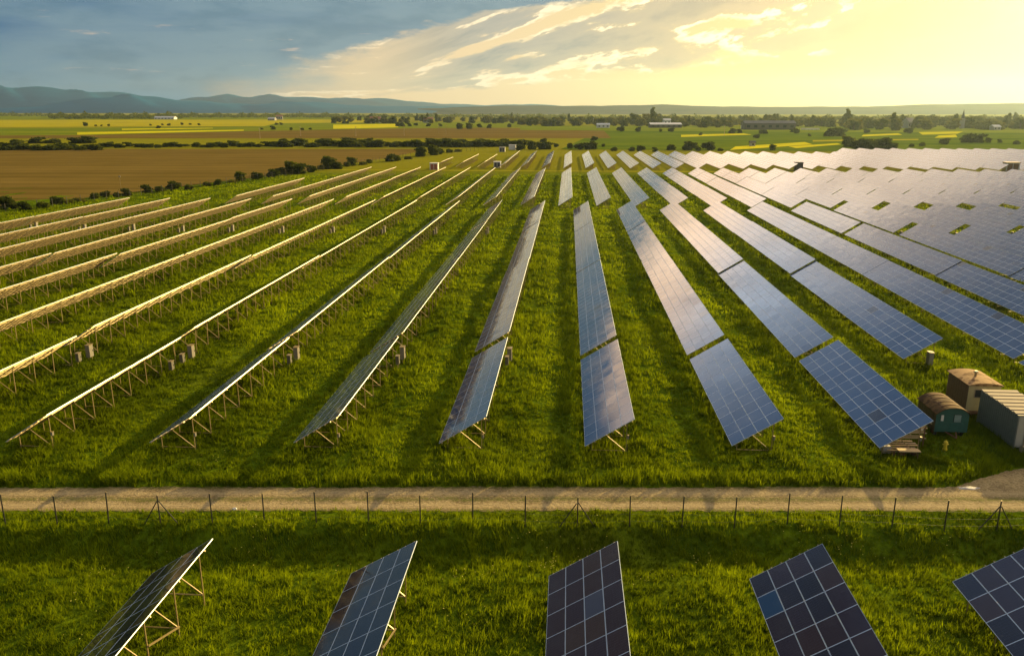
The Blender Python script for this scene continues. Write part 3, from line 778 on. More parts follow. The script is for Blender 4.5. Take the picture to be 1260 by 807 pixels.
    mb = MB(); mb.beam((.8, -.003, .46), (1.18, -1.0, .36), .07); mb.beam((1.55, -.003, .46), (1.18, -1.0, .36), .07); mb.build('tow_bar', M['rusty'], t)
wagon()
def container():
    p = UV(32.45, 55.25); t = thing('shipping_container', 'grey corrugated steel container with a pale ribbed roof at the right picture edge', 'container', (p.x, p.y, 0), -HEAD)
    side = simple('grey_green_container', (.17, .19, .16), .5, .1, .2, 2); wd, L, z0, z1 = 2.6, 5.3, .12, 2.62
    mb = MB(); mb.box(.06, wd - .06, .04, L - .04, z0, z1 - .02)
    k = 0
    while .12 + k * .27 < L - .3:
        y = .12 + k * .27; mb.hexa([(.0, y + .05, z0 + .12), (.058, y, z0 + .12), (.058, y + .2, z0 + .12), (.0, y + .15, z0 + .12), (.0, y + .05, z1 - .12), (.058, y, z1 - .12), (.058, y + .2, z1 - .12), (.0, y + .15, z1 - .12)]); k += 1
    mb.build('wall', side, t)
    mb = MB(); 
    for i in range(7):
        y0 = i * L / 7; y1 = y0 + L / 7
        mb.hexa([(-.02, y0 + .3, z1 - .017), (wd + .02, y0 + .3, z1 - .017), (wd + .02, y1, z1 - .017), (-.02, y1, z1 - .017), (-.02, y0 + .34, z1 + .06), (wd + .02, y0 + .34, z1 + .06), (wd + .02, y1 - .04, z1 + .11), (-.02, y1 - .04, z1 + .11)])
    rf = mb.build('roof', simple('pale_sheet', (.42, .33, .20), .75, 0, .15, 2), t)
    mb = MB(); mb.box(0, wd, 0, L, z1 - .018, z1 + .012); mb.build('roof_gap', M['dark_wall'], rf)
    for s in (0, 1):
        x0 = .08 + s * 1.23; mb = MB(); mb.box(x0, x0 + 1.2, -.03, .037, z0 + .08, z1 - .08); d = mb.build('door', simple('beige_door', (.44, .42, .33), .5, 0, .15, 3), t)
        mb = MB(); mb.tube((x0 + .55, -.06, z0 + .1), (x0 + .55, -.06, z1 - .1), .022); mb.tube((x0 + .85, -.06, z0 + .1), (x0 + .85, -.06, z1 - .1), .022); mb.box(x0 + .5, x0 + .9, -.09, -.065, 1.1, 1.16); mb.build('handle', M['steel'], d)
    for x in (.0, wd - .12):
        for y in (.0, L - .12):
            mb = MB(); mb.box(x, x + .12, y, y + .12, z0 - .1, z1 - .02); mb.build('corner_post', side, t)
container()
def lying_log(x, y, rz, L, r, label, m):
    t = thing('log', label, 'log', (x, y, r), rz)
    mb = MB(); mb.tube((-L / 2, 0, 0), (L / 2, 0, 0), r, r * .9, 12); mb.build('trunk', M[m], t)
    mb = MB(); mb.tube((L / 2 + .002, 0, 0), (L / 2 + .02, 0, 0), r * .82, n=12); mb.build('cut_end', M['fresh_timber'], t)
lying_log(36.9, 52.4, .15, .9, .26, 'short cut log lying at the corner of the grey container', 'timber')
# building material under the end of the blue table
def pile():
    x, y = at(1108, 556); t = thing('timber_pile', 'low pile of boards and rusty scrap under the end of a blue solar table', 'timber pile', (x, y, 0), -.03)
    rr = random.Random(4)
    for i in range(5):
        mb = MB(); yy = -.35 + i * .22; mb.beam((-1.0 + rr.uniform(-.2, .1), yy, .30 + .09 * i), (1.0 + rr.uniform(-.1, .3), yy + rr.uniform(-.1, .1), .30 + .09 * i), .16, .05); mb.build('board', M['timber' if i % 2 else 'fresh_timber'], t)
    for xx in (-.7, .0, .7):
        mb = MB(); mb.box(xx - .08, xx + .08, -.5, .75, -.05, .26); mb.build('bearer', M['rusty'], t)
    mb = MB(); mb.box(-1.35, -.85, -.3, .35, .02, .55); mb.build('sack', M['pale_stone'], t)
pile()
def bench():
    x, y = at(1117, 561); t = thing('workbench', 'low trestle of fresh planks in front of the timber pile', 'trestle', (x, y, 0), -.05)
    mb = MB()
    for i in range(3): mb.box(-.75, .75, -.27 + i * .185, -.27 + i * .185 + .17, .42, .48)
    mb.build('plank_top', M['fresh_timber'], t)
    for xx in (-.6, .6):
        for yy in (-.2, .2):
            mb = MB(); mb.beam((xx, yy, -.1), (xx * .95, yy * .9, .417), .06); mb.build('leg', M['rusty'], t)
bench()
def rack():
    x, y = at(1118, 546); t = thing('pipe_rack', 'open rack of pipes and rails under the raised edge of a blue table', 'rack', (x, y, 0), -.03)
    for xx in (-.85, .85):
        for yy in (-.35, .35):
            mb = MB(); mb.beam((xx, yy, -.1), (xx, yy, 1.55), .06); mb.build('post', M['rusty'], t)
    for z in (.5, .9, 1.3):
        mb = MB()
        for i in range(3): mb.tube((-1.05, -.25 + i * .24, z + .06), (1.05, -.25 + i * .24, z + .06), .045)
        mb.build('pipe', M['fresh_timber' if z > 1 else 'steel'], t)
rack()
def yellow_barrel():
    x, y = at(1162.5, 553); t = thing('hydrant', 'small yellow hydrant standing in the grass before the green wagon', 'hydrant', (x, y, 0))
    mb = MB(); mb.tube((0, 0, -.1), (0, 0, .10), .17, .16, 16); mb.build('base', M['yellow'], t)
    mb = MB(); mb.tube((0, 0, .102), (0, 0, .55), .12, .115, 16); mb.build('body', M['yellow'], t)
    mb = MB(); mb.tube((0, 0, .552), (0, 0, .62), .15, .135, 16); mb.tube((0, 0, .622), (0, 0, .72), .12, .04, 16); mb.build('cap', M['yellow'], t)
    for a in (-1, 1):
        mb = MB(); mb.tube((a * .11, 0, .42), (a * .22, 0, .42), .05, n=12); mb.build('outlet', M['yellow'], t)
yellow_barrel()
def pale_block(px, py, sx, sy, sz, label, name, cat, m='pale_stone'):
    x, y = at(px, py); bm = bmesh.new(); bmesh.ops.create_icosphere(bm, subdivisions=3, radius=1)
    rr = random.Random(int(px))
    for v in bm.verts:
        n = Vector(v.co); k = 1 + .18 * math.sin(n.x * 5 + px) * math.cos(n.y * 4) + rr.uniform(-.03, .03); v.co = Vector((n.x * sx * k, n.y * sy * k, max(-.3, n.z * k) * sz))
    me = bpy.data.meshes.new(name); bm.to_mesh(me); bm.free(); me.materials.append(M[m])
    o = obj(name, me); o.location = (x, y, ground_z(x, y) + sz * .2); tag(o, label, cat)
pale_block(1191, 600.5, .72, .22, .06, 'flat pale slab of rubble lying at the track turn-off', 'rubble_slab', 'slab')
pale_block(289, 627, .15, .10, .12, 'small white stone on the grass verge of the track', 'stone', 'stone', 'white_wall')
# white sign on the container-side pole
def post_sign():
    x, y = at(1131, 541); t = thing('meter_post', 'thin post with a small white box beside the end of the blue table', 'post', (x, y, 0))
    mb = MB(); mb.beam((0, 0, -.2), (0, 0, 1.7), .05); mb.build('pole', M['dark_post'], t)
    mb = MB(); mb.box(-.11, .11, -.16, -.028, .75, 1.2); mb.build('box', M['white_wall'], t)
post_sign()

# ------------------------------------------------------------------ fences
def near_fence():
    t = thing('wire_fence', 'thin wire fence on dark posts along the gravel track', 'fence', (0, 42.05, 0))
    xs = [-27.0 + 3.085 * i for i in range(-2, 22)]
    H = 1.95
    def yy(x): return -.008 * x
    zz = lambda x: ground_z(x, 42.05 + yy(x))
    for i, x in enumerate(xs):
        lean = rnd.uniform(-.03, .03) - (.06 if i in (2, 3) else 0)
        mb = MB(); mb.tube((x, yy(x), zz(x) - .4), (x - lean, yy(x), zz(x) + H), .038, n=8); p = mb.build('post', M['dark_post'], t)
        mb = MB(); mb.tube((x - lean, yy(x), zz(x) + H + .001), (x - lean, yy(x), zz(x) + H + .04), .048, .03, n=8); mb.build('post_cap', M['steel'], p)
        if i in (4, 12, 20):
            for s in (-1, 1):
                mb = MB(); mb.tube((x + s * .05, yy(x) + .01, zz(x) + H - .35), (x + s * 1.15, yy(x) + .12, zz(x) - .2), .032, n=8); mb.build('brace', M['dark_post'], t)
    for z in (.35, .8, 1.25, 1.65, 1.9):
        mb = MB()
        for a, b in zip(xs, xs[1:]):
            pts = [(a + (b - a) * f, yy(a), zz(a) * (1 - f) + zz(b) * f + z - .05 * f * (1 - f)) for f in (0, .25, .5, .75, 1)]
            for c, d in zip(pts, pts[1:]): mb.tube((c[0], c[1] - .045, c[2]), (d[0], d[1] - .045, d[2]), .0035, n=4, cap=False)
        mb.build('wire', M['wire'], t)
near_fence()
def field_fence():
    line = [(-124, 182), (-112, 214), (-96, 262), (-81, 306), (-66, 372), (-55, 420), (-40, 452), (-18, 492)]
    t = thing('field_fence', 'thin post and wire fence along the ploughed field, behind the solar rows', 'fence', (line[0][0], line[0][1], 0))
    ox, oy = line[0]; pts = []
    for (x0, y0), (x1, y1) in zip(line, line[1:]):
        L = math.hypot(x1 - x0, y1 - y0); n = max(2, int(L / 4.2))
        for i in range(n): pts.append((x0 + (x1 - x0) * i / n - ox, y0 + (y1 - y0) * i / n - oy))
    pts = pts[:98]
    for x, y in pts:
        z = ground_z(x + ox, y + oy); mb = MB(); mb.beam((x, y, z - .3), (x, y, z + 2.1), .11); mb.build('post', M['dark_post'], t)
    mb = MB()
    for z in (.6, 1.2, 1.95):
        for a, b in zip(pts, pts[1:]): mb.beam((a[0], a[1], z), (b[0], b[1], z), .015)
    mb.build('wire', M['wire'], t)
field_fence()

# ------------------------------------------------------------------ trees and bushes
def crown_mesh(seed, h, wd, n, leaf, m, low=.08, lobes=15):
    rr = np.random.RandomState(seed)
    L = []
    for i in range(lobes):
        a = rr.uniform(0, 6.28); zz = low + (1 - low) * (i + .6) / lobes
        rad = (.5 if i < lobes - 1 else .1) * wd * rr.uniform(.35, .8) * (1 - .55 * abs(zz - .5))
        L.append((math.cos(a) * rad * .95, math.sin(a) * rad * .95, zz * h * rr.uniform(.62, .92), wd * rr.uniform(.10, .27), h * rr.uniform(.08, .19)))
    V = np.zeros((n * 4, 3), np.float32); A = np.zeros(n, np.float32)
    for i in range(n):
        c = L[rr.randint(len(L))]; d = rr.randn(3); d /= np.linalg.norm(d); r = rr.uniform(.5, 1.05) if rr.rand() > .12 else rr.uniform(1.0, 1.5)
        p = np.array([c[0] + d[0] * c[3] * r, c[1] + d[1] * c[3] * r, max(.05, c[2] + d[2] * c[4] * r)])
        t = rr.randn(3); t /= np.linalg.norm(t); b = np.cross(d + rr.randn(3) * .5, t); b /= np.linalg.norm(b) + 1e-6
        s = leaf * rr.uniform(.6, 1.4)
        for k, (x, y) in enumerate(((-1, -.6), (1, -.7), (.8, .7), (-.7, .8))): V[i * 4 + k] = p + t * s * x + b * s * y
        A[i] = rr.uniform(.001, 1)
    return np_mesh('crown', V, np.arange(n * 4).reshape(-1, 4), M[m], False, A)
def trunk_mesh(seed, h, r):
    rr = random.Random(seed); mb = MB(); top = Vector((rr.uniform(-.3, .3), rr.uniform(-.3, .3), h * .62))
    mb.tube((0, 0, -.3), top, r, r * .45, 8, cap=False)
    for i in range(5):
        a = rr.uniform(0, 6.28); s = top * rr.uniform(.45, 1.0); e = s + Vector((math.cos(a), math.sin(a), rr.uniform(.5, 1.2))) * h * rr.uniform(.14, .24)
        mb.tube(s, e, r * .4, r * .12, 6, cap=False)
    return mb.mesh('trunk', M['bark'])
PROTO = {}
def plant(kind, x, y, s, label, group, sx=1.0):
    """kinds: bush / tree with shared meshes, each placed copy has its own crown and trunk"""
    if kind not in PROTO:
        nm, cat, h, wd, n, leaf, m, low, tr = KINDS[kind]
        t = thing(nm, label, cat, (0, 0, 0), 0, group)
        obj('crown', crown_mesh(hash(kind) & 0xfff, h, wd, n, leaf, m, low), t); obj('trunk', trunk_mesh(hash(kind) & 0xff, h, tr), t)
        PROTO[kind] = t; kids(t); o = t
    else: o = copy_tree(PROTO[kind])
    o.location = (x, y, ground_z(x, y)); o.scale = (s * sx, s * sx, s); o.rotation_euler = (0, 0, rnd.uniform(0, 6.28))
    tag(o, label, cat_of(kind), group); return o
def cat_of(k): return KINDS[k][1]
KINDS = {'b1': ('bush', 'bush', 3.6, 6.2, 1300, .32, 'leaf_dark', .05, .14), 'b2': ('bush', 'bush', 3.0, 5.8, 1200, .30, 'leaf_mid', .05, .12), 'b3': ('bush', 'bush', 2.3, 6.4, 1100, .30, 'leaf_light', .03, .10),
         'b4': ('bush', 'bush', 4.6, 5.4, 1300, .33, 'leaf_mid', .05, .15),
         't1': ('broadleaf_tree', 'tree', 13.0, 10.0, 900, .75, 'leaf_light', .12, .32), 't2': ('broadleaf_tree', 'tree', 15.0, 9.0, 900, .75, 'leaf_mid', .12, .35),
         't3': ('broadleaf_tree', 'tree', 12.0, 12.0, 900, .8, 'leaf_light', .08, .30), 't4': ('poplar_tree', 'tree', 19.0, 6.0, 800, .75, 'leaf_mid', .12, .33)}
# bushes on the edge of the ploughed field, behind the field fence
spots = [(10, 258, 1.15, 'b1'), (31, 259, .8, 'b1'), (54, 257, .75, 'b2'), (70, 252, .75, 'b1'), (84, 251, .65, 'b3'), (97, 249, .7, 'b3'), (116, 245, .75, 'b2'), (130, 243, .65, 'b1'), (143, 242, .6, 'b2'), (156, 241, .8, 'b1'), (181, 237, .9, 'b1'), (198, 236, .8, 'b2'),
         (213, 234, 1.0, 'b1'), (232, 233, .7, 'b2'), (255, 229, .65, 'b2'), (268, 228, .7, 'b1'), (286, 225, .7, 'b3'), (297, 223, 1.0, 'b4'), (316, 221, .95, 'b1'), (336, 218, 1.05, 'b1'), (346, 215, 1.0, 'b1'), (358, 214, 1.5, 'b4'), (369, 214, 1.4, 'b1'), (383, 212, 1.0, 'b1'),
         (395, 209, .9, 'b2'), (406, 208, 1.6, 'b4'), (416, 208, 1.1, 'b1'), (428, 205, .9, 'b2'), (433, 204, 1.15, 'b4'), (446, 203, .9, 'b3'), (455, 201, .8, 'b2'), (480, 199, 1.3, 'b1'), (489, 198, 1.2, 'b2'), (502, 196, .9, 'b3'), (517, 193, 1.6, 'b4'), (532, 191, 1.7, 'b4'), (540, 190, 1.3, 'b1'), (553, 188, 1.0, 'b2'), (563, 187, 1.0, 'b3')]
for i, (px, py, s, kd) in enumerate(spots):
    x, y = at(px, py); plant(kd, x, y, s * .78, '%s bush behind the field fence, %s from the left' % ({'b1': 'dark rounded', 'b2': 'green', 'b3': 'low light green', 'b4': 'tall green'}[kd], nth(i + 1)), 'bushes behind the field fence')
# hedge between the two ploughed fields
i = 0; px = -6.0; hx = []
while px < 640:
    dens = 1.0 if (px < 130 or 330 < px < 470 or px > 510) else .55
    sz = rnd.uniform(.9, 1.5) if dens == 1 else rnd.uniform(.6, 1.1)
    if px > 500: sz *= 1.15
    hx.append((px, (185.5 if px < 120 else 182.5) - .002 * px - rnd.uniform(0, 2.0), sz)); px += rnd.uniform(6.5, 10.5) / dens ** .3
for px in (20, 45, 66, 92, 110, 350, 372, 398, 430, 455, 530, 545, 570, 600):
    hx.append((px, 176.5, rnd.uniform(1.0, 1.5)))
for i, (px, py, sz) in enumerate(hx):
    kd = rnd.choice(['b1', 'b1', 'b2', 'b4']); x, y = at(px, py)
    plant(kd, x, y, sz * .85, 'dark bush in the hedge between the two brown fields', 'bushes of the field hedge', rnd.uniform(1.5, 2.0))
# bushes past the far edge of the panels and on the right fields
far = [(640, 185, 1.2), (655, 184, 1.5), (668, 184, 1.6), (674, 184, 1.4), (661, 180, 1.2), (669, 176, 1.1), (684, 181, .8), (701, 183, 1.0), (713, 184, 1.3), (722, 184, 1.2), (730, 184, 1.4), (742, 181, .6), (756, 186, 1.0), (778, 186, 1.0), (788, 186, 1.1), (806, 187, .9),
       (825, 185, 1.5), (848, 185, 1.8), (858, 186, .8), (872, 185, 1.7), (886, 186, .8), (951, 185, 1.0), (1042, 181, 2.0), (1056, 184, 2.2), (1070, 184, 2.6), (1088, 184, 2.4), (1096, 184, 1.8), (1122, 181, .9), (1134, 180, 1.1), (1162, 178, 1.5), (1190, 176, 2.3), (1204, 176, 2.2), (1216, 176, 1.1), (1230, 176, .9), (1250, 178, 1.2)]
for i, (px, py, s) in enumerate(far):
    x, y = at(px, py); plant(rnd.choice(['b1', 'b1', 'b4', 'b2']), x, y, s * .85, 'dark bush beyond the far edge of the panels, %s from the left' % nth(i + 1), 'bushes beyond the panels')
mid = [(105, 155.5, 1.4), (118, 155.6, .7), (125, 155.6, .7), (134, 155.6, .8), (195, 158.5, 1.1), (185, 155, .7), (200, 154.5, .8), (208, 155, 1), (224, 154, .9), (234, 154, .8), (245, 154.5, .9), (340, 154, 1.0), (346, 154, 1.1), (336, 160, 1.4), (322, 160, .7), (358, 160.5, .8), (372, 160.5, .8), (382, 160, .7),
       (423, 152.5, 1.5), (428, 152.5, 1.2), (489, 156, 1.5), (495, 156, 1.6), (504, 156, 1.4), (512, 155, 1.2), (527, 156, 1.3), (542, 156, 1.2), (566, 159, 1.8), (577, 159, 1.8), (590, 157, 1.4), (602, 158, 1.5), (627, 157, 1.2), (764, 162, 1.6), (786, 162.5, 1.3), (813, 162.5, .8), (826, 162.5, 1.3), (731, 173.5, 1.0), (862, 167, .8), (901, 164.5, 1.5), (910, 164, 1.2), (936, 165, 1), (941, 165, 1.2), (974, 163, 1), (979, 164.5, 1.3), (931, 170.5, 1), (996, 168, .7), (1021, 168, 2.1), (1032, 168, 1.9), (1036, 167.5, 1.6), (1118, 164.5, 1.6), (1066, 164, 1.2)]
for i, (px, py, s) in enumerate(mid):
    x, y = at(px, py); plant(rnd.choice(['b1', 'b1', 'b4']), x, y, s, 'lone dark bush out on the distant fields, %s from the left' % nth(i + 1), 'lone bushes on the distant fields')
# the belt of trees across the distance
belt = []
def belt_run(x0, x1, y0, y1, n, s0, s1):
    for i in range(n): belt.append((rnd.uniform(x0, x1), rnd.uniform(y0, y1), rnd.uniform(s0, s1)))
belt_run(410, 640, 147.5, 152.5, 80, .8, 1.25)
belt_run(640, 840, 149.5, 156, 95, .8, 1.25)
belt_run(780, 812, 152, 154, 6, 1.3, 1.75)
belt_run(840, 1060, 150, 157.5, 95, .8, 1.3)
belt_run(1040, 1270, 150, 160.5, 110, .85, 1.4)
belt += [(803, 153, 2.0), (946, 153, 1.75), (1041, 156, 1.8), (1044, 156, 1.55), (1148, 155, 1.5), (1098, 161, 1.5), (1102, 161, 1.4)]
for i, (px, py, s) in enumerate(belt):
    x, y = at(px, py); kd = rnd.choice(['t1', 't1', 't2', 't3', 't3', 't2', 't4'])
    plant(kd, x, y, s * .85, 'hazy broadleaf tree in the long belt across the horizon', 'trees of the distant belt', rnd.uniform(1.1, 1.6) if kd != 't4' else 1.1)
# far-off wood along the horizon: one mass
def wood():
    rr = np.random.RandomState(11); Vs, As = [], []
    runs = [(-300, 64, 143.5, 4200, 15), (60, 225, 146.5, 5200, 17), (200, 430, 145, 5200, 15), (380, 700, 145, 4500, 12), (640, 1300, 148, 6000, 12)]
    for x0, x1, py, n, h in runs:
        for i in range(n):
            px = rr.uniform(x0, x1); x, y = at(px, py + rr.uniform(-1.4, .4))
            hh = h * (.75 + .35 * math.sin(px * .31) * math.sin(px * .117 + 2)) * rr.uniform(.5, 1.15)
            c = np.array([x, y, hh * rr.uniform(.2, .95)]); t = rr.randn(3); t /= np.linalg.norm(t); b = np.cross(rr.randn(3), t); b /= np.linalg.norm(b); s = rr.uniform(1.2, 2.6)
            Vs.append([c + t * s * a + b * s * d for a, d in ((-1, -.6), (1, -.8), (.8, .7), (-.7, .9))]); As.append(rr.uniform(.001, 1))
    V = np.array(Vs, np.float32).reshape(-1, 3)
    o = obj('woods', np_mesh('woods', V, np.arange(len(V)).reshape(-1, 4), M['leaf_mid'], False, As)); o['kind'] = 'stuff'
    tag(o, 'hazy far-off wood reading as one dark strip along the horizon', 'wood')
wood()

# ------------------------------------------------------------------ distant buildings, poles
def gable(name, px, py, wd, dp, h, rise, wall, roof, label, cat='building', rz=0.0, wins=4):
    x, y = at(px, py); t = thing(name, label, cat, (x, y, 0), rz)
    mb = MB(); mb.box(-wd / 2, wd / 2, -dp / 2, dp / 2, -.3, h)
    for s in (-1, 1): mb.face([(s * wd / 2, -dp / 2, h), (s * wd / 2, dp / 2, h), (s * wd / 2, 0, h + rise)][::s])
    mb.build('wall', M[wall], t)
    mb = MB(); e = .5
    for s in (-1, 1):
        a = [(-wd / 2 - e, s * (dp / 2 + e), h - .1), (wd / 2 + e, s * (dp / 2 + e), h - .1), (wd / 2 + e, 0, h + rise + .1), (-wd / 2 - e, 0, h + rise + .1)]
        mb.hexa([*a, *[(p[0], p[1], p[2] + .25) for p in a]])
    mb.build('roof', M[roof], t)
    for i in range(wins):
        xx = -wd / 2 + wd * (i + .5) / wins; mb = MB(); mb.box(xx - wd / wins * .22, xx + wd / wins * .22, -dp / 2 - .06, -dp / 2 - .004, h * .35, h * .75); mb.build('window', M['window'], t)
gable('hall', 204, 147.2, 50, 20, 4.5, 3.0, 'white_wall', 'roof_white', 'long white roofed hall before the dark wood at the left', wins=6)
gable('hall', 818, 157.5, 42, 18, 4.5, 2.0, 'dark_wall', 'roof_white', 'long pale roofed hall among the trees, right of centre', wins=6)
gable('hall', 820, 155.5, 10, 12, 9, 1.5, 'white_wall', 'roof_white', 'small pale block rising behind the long pale roofed hall', wins=2)
gable('shed', 742, 157.5, 17, 10, 4, 1.8, 'white_wall', 'roof_white', 'low pale shed between the trees left of the long hall', wins=3)
gable('shed', 735, 152.5, 14, 10, 6, 2, 'white_wall', 'roof_white', 'paler small shed deeper in the trees left of the long hall', wins=3)
gable('barn', 945, 159.8, 62, 16, 7.5, 3.0, 'dark_wall', 'roof_dark', 'long dark barn in front of the distant tree belt', wins=7)
gable('shed', 915, 158.5, 6, 5, 3, 1, 'white_wall', 'roof_white', 'tiny white shed at the left end of the dark barn', wins=1)
gable('house', 1117, 158, 14, 11, 8, 5, 'concrete', 'roof_dark', 'pale gabled house in the trees at the right', 'house', .5, 3)
gable('house', 462, 151.5, 20, 12, 7, 4, 'concrete', 'roof_tile', 'red roofed house in the trees left of centre', 'house', .2, 4)
gable('house', 335, 148.5, 16, 12, 4, 2.5, 'concrete', 'roof_white', 'white house on the edge of the left fields', 'house', -.1, 4)
gable('house', 344, 147.5, 16, 12, 8, 3, 'concrete', 'roof_tile', 'second pale house behind the white one on the left fields', 'house', .2, 3)
gable('house', 527, 151.5, 18, 12, 6, 4, 'concrete', 'roof_tile', 'low tiled house among the trees in the middle distance', 'house', .1, 3)
gable('house', 1224, 160.5, 9, 8, 4, 2, 'concrete', 'roof_white', 'tiny white roofed house near the right picture edge', 'house', .1, 2)
gable('hut', 925.5, 180.5, 3.2, 2.6, 2.6, .8, 'concrete', 'roof_dark', 'tiny pale hut on the bright yellow field', 'hut', .1, 1)
for i, px in enumerate((988, 992.5, 996.5, 1001, 1006)):
    x, y = at(px, 160.2); t = thing('parked_van', 'tiny white van in the row right of the dark barn, %s from the left' % nth(i + 1), 'van', (x, y, 0), rnd.uniform(-.2, .2), 'white vans beside the dark barn')
    mb = MB(); mb.hexa([(-2.4, -.95, .35), (2.4, -.95, .35), (2.4, .95, .35), (-2.4, .95, .35), (-2.4, -.9, 2.1), (1.5, -.9, 2.1), (1.5, .9, 2.1), (-2.4, .9, 2.1)]); mb.build('body', M['white_wall'], t)
    for sx in (-1.5, 1.5):
        mb = MB(); mb.tube((sx, -1.0, .35), (sx, 1.0, .35), .35, n=12); mb.build('wheel', M['rubber'], t)
def spire(px, py):
    x, y = at(px, py); t = thing('church_tower', 'thin church spire rising over the trees at the right', 'church', (x, y, 0))
    mb = MB(); mb.box(-2.2, 2.2, -2.2, 2.2, -.3, 13); mb.build('wall', M['concrete'], t)
    mb = MB(); mb.tube((0, 0, 13.01), (0, 0, 24), 2.4, .05, 8); mb.build('spire', M['roof_dark'], t)
spire(1183, 158.5)
def pole(px, py, h, label):
    x, y = at(px, py); t = thing('utility_pole', label, 'pole', (x, y, 0), .4, 'poles crossing the brown field')
    mb = MB(); mb.tube((0, 0, -.5), (0, 0, h), .20, .14, 8); mb.build('mast', M['timber'], t)
    mb = MB(); mb.beam((-1.1, 0, h - .6), (1.1, 0, h - .6), .16, .16); mb.build('cross_arm', M['timber'], t)
for i, (px, py, h) in enumerate(((438, 168.5, 9), (497.5, 167.5, 10), (540, 165, 9), (549, 165, 9), (891, 167, 10), (320, 171, 9), (370, 168, 9))):
    pole(px, py, h, 'thin wooden pole on the distant brown field, %s of its line' % nth(i + 1))
def mast(px, py, h, label):
    x, y = at(px, py); t = thing('lightning_mast', label, 'mast', (x, y, 0))
    mb = MB(); mb.tube((0, 0, -.5), (0, 0, h), .07, .04, 8); mb.build('pole', M['steel'], t)
    mb = MB(); mb.box(-.25, .25, -.12, .12, h - .5, h - .2); mb.build('camera_box', M['light_cabinet'], t)
mast(150, 240, 5.6, 'slim pale mast behind the leftmost solar row')

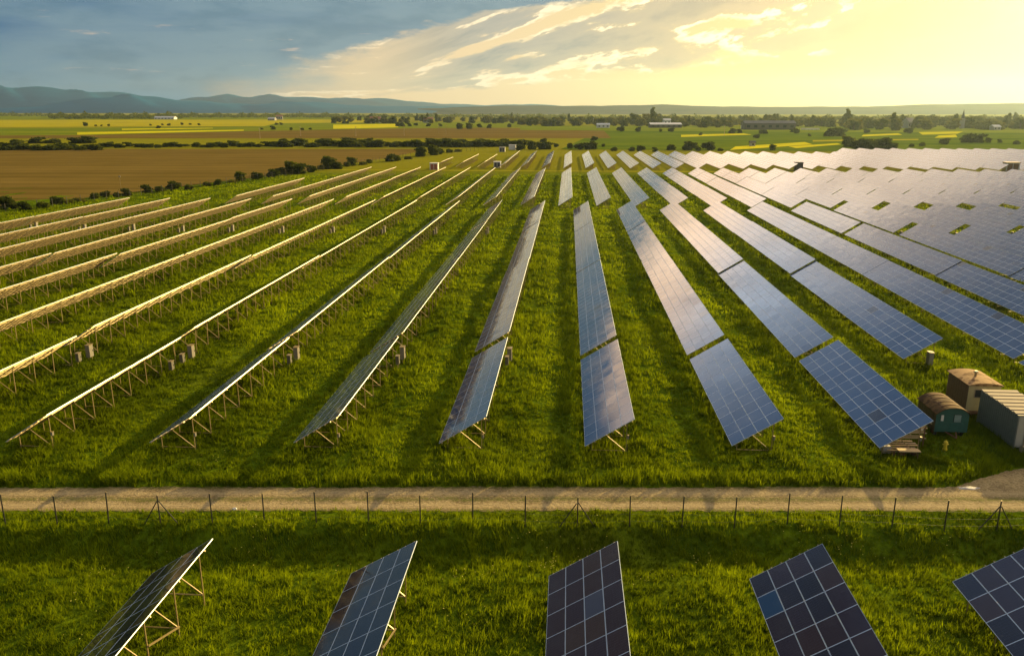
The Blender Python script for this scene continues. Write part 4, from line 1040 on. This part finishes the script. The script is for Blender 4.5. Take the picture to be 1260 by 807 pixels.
# ------------------------------------------------------------------ grass
def grass():
    rr = np.random.RandomState(3)
    P_, S_ = [], []
    def zone(v0, v1, dens, h0, wdth):
        d0 = math.hypot(v1, CAM_H); half = v1 * .68 + 6
        n = int(dens * (v1 - v0) * 2 * half)
        x = rr.uniform(-half, half, n); y = rr.uniform(v0, v1, n)
        keep = np.abs(x) < y * .68 + 6
        x, y = x[keep], y[keep]
        P_.append(np.stack([x, y], -1)); S_.append(np.stack([np.full(len(x), h0), np.full(len(x), wdth)], -1))
    zone(24, 42.2, 26, .40, .020); zone(42.2, 44.2, 26, .30, .018); zone(46.5, 62, 20, .46, .024); zone(62, 90, 9, .52, .036); zone(90, 140, 3.6, .55, .060); zone(140, 200, 1.5, .5, .10); zone(200, 300, .55, .5, .17)
    Pq = np.concatenate(P_); Sq = np.concatenate(S_); x, y = Pq[:, 0], Pq[:, 1]
    lo = np.array([road_lo(a) for a in x]); hi = np.array([road_hi(a) for a in x])
    on = (y > lo - .02 - .10 * rr.rand(len(x))) & (y < hi + .05)
    on |= x < np.interp(y, [60, 110, 200, 310, 410], [-195, -168, -121, -81, -59])
    u = x * CH - y * SH; v = x * SH + y * CH
    yard = ((u > 27.7) & (u < 30.2) & (v > 57) & (v < 60.4)) | ((u > 32) & (u < 34.7) & (v > 61.6) & (v < 65.3)) | ((u > 32.4) & (u < 35.2) & (v > 55.2) & (v < 60.7))
    # patchy height: clumps of several sizes
    def fbm(x, y, seed, sc):
        q = np.random.RandomState(seed); r = 0
        for o in range(10):
            a = q.uniform(0, 6.28); f = sc * q.uniform(.5, 2.2); r = r + np.sin((x * math.cos(a) + y * math.sin(a)) * f + q.uniform(0, 6.28) + 1.3 * np.sin((x * math.sin(a) - y * math.cos(a)) * f * .7)) 
        return np.clip(.5 + r / 9.0, 0, 1)
    cl0 = fbm(x, y, 1, .9) * .5 + fbm(x, y, 2, 2.6) * .5
    keep = ~(on | yard) & (rr.rand(len(x)) < np.clip(.25 + 1.6 * cl0, 0, 1)); Pq, Sq, x, y = Pq[keep], Sq[keep], x[keep], y[keep]
    hi_k = np.array([road_hi(a) for a in x])
    cl = .5 * fbm(x, y, 1, .9) + .5 * fbm(x, y, 2, 2.6)
    big = fbm(x, y, 4, .22)
    hh = Sq[:, 0] * (.35 + 1.15 * cl ** 1.5 + .35 * big) * rr.uniform(.75, 1.25, len(x)) * (1 + .75 * np.exp(-((y - 47.6 - np.maximum(0, hi_k - 46.9)) / .8) ** 2))
    dry = fbm(x, y, 9, .11); uu = x * CH - y * SH; ph = ((uu - U0) / DU) % 1.0
    lane = np.where(y > 50, np.exp(-((ph - .70) / .13) ** 2), 0)              # trodden lane in the middle of each aisle
    under = np.where(y > 50, np.exp(-((ph - .17) / .15) ** 2), 0)             # ranker growth in the lee of the tables
    stripe = .5 + .5 * np.sin(uu * 2.2 + 1.5 * fbm(x, y, 12, .3))
    hh = hh * (1 - .42 * lane + .22 * under) * np.where(y > 50, .86 + .28 * stripe, 1.0)
    tint = np.clip(-.06 + .78 * cl + .50 * (big - .5) + .50 * (dry - .5) + .22 * lane - .12 * under + rr.uniform(-.20, .20, len(x)), 0.002, 1)
    B = 5; n = len(x)
    z = height(x, y)
    ang = rr.uniform(0, 6.28, (n, B)); lean = rr.uniform(.15, .75, (n, B)); hb = hh[:, None] * rr.uniform(.6, 1.15, (n, B)); wd = Sq[:, 1][:, None] * rr.uniform(.8, 1.5, (n, B))
    off = rr.uniform(-1, 1, (n, B, 2)) * (Sq[:, 1] * 6)[:, None, None]
    bx = x[:, None] + off[..., 0]; by = y[:, None] + off[..., 1]; bz = np.repeat((z - .03)[:, None], B, 1)
    ca, sa = np.cos(ang), np.sin(ang)
    V = np.zeros((n, B, 5, 3), np.float32)
    for k, (t, sdw) in enumerate(((0, -1), (0, 1), (.55, .8), (.55, -.8), (1.0, 0))):
        ox = lean * hb * t * t; w2 = wd * sdw
        V[..., k, 0] = bx + ca * ox - sa * w2; V[..., k, 1] = by + sa * ox + ca * w2; V[..., k, 2] = bz + hb * t * (1 - .18 * lean * t)
    base = (np.arange(n * B) * 5)[:, None]
    F3 = np.concatenate([base + np.array([[0, 1, 2]]), base + np.array([[0, 2, 3]]), base + np.array([[3, 2, 4]])], 1).reshape(-1, 3)
    at_ = np.repeat(np.clip(tint[:, None] + rr.uniform(-.08, .08, (n, B)), .002, 1).reshape(-1), 3)
    me = np_mesh('grass', V.reshape(-1, 3), F3, M['blade'], False, at_)
    o = obj('grass', me); o['kind'] = 'stuff'; tag(o, 'rough knee-high meadow grass between and before the solar rows', 'grass')
    print('grass tufts', n, 'tris', len(F3))
grass()
def flowers():
    rr = np.random.RandomState(8); Vf, Ff = [], []
    cen = [(rr.uniform(-24, 26), rr.uniform(27, 51)) for _ in range(46)]
    for cx, cy in cen:
        for _ in range(rr.randint(4, 16)):
            x, y = cx + rr.randn() * .9, cy + rr.randn() * .6
            if road_lo(x) - .1 < y < road_hi(x) + .1: continue
            z = float(height(x, y)) + rr.uniform(.30, .55); r = rr.uniform(.018, .035); i = len(Vf)
            Vf += [(x + r * math.cos(a), y + r * math.sin(a), z + rr.uniform(-.01, .01)) for a in (0, 1.05, 2.09, 3.14, 4.19, 5.24)] + [(x, y, z - .02)]
            Ff += [(i + k, i + (k + 1) % 6, i + 6) for k in range(6)]
    o = obj('wildflowers', np_mesh('wildflowers', Vf, Ff, simple('flower_petals', (.62, .55, .08), .8, 0, .3, 1))); o['kind'] = 'stuff'
    tag(o, 'tiny yellow flowers scattered through the near meadow grass', 'flowers')
flowers()
print('tables', len(TABLES), 'objects', len(bpy.data.objects))
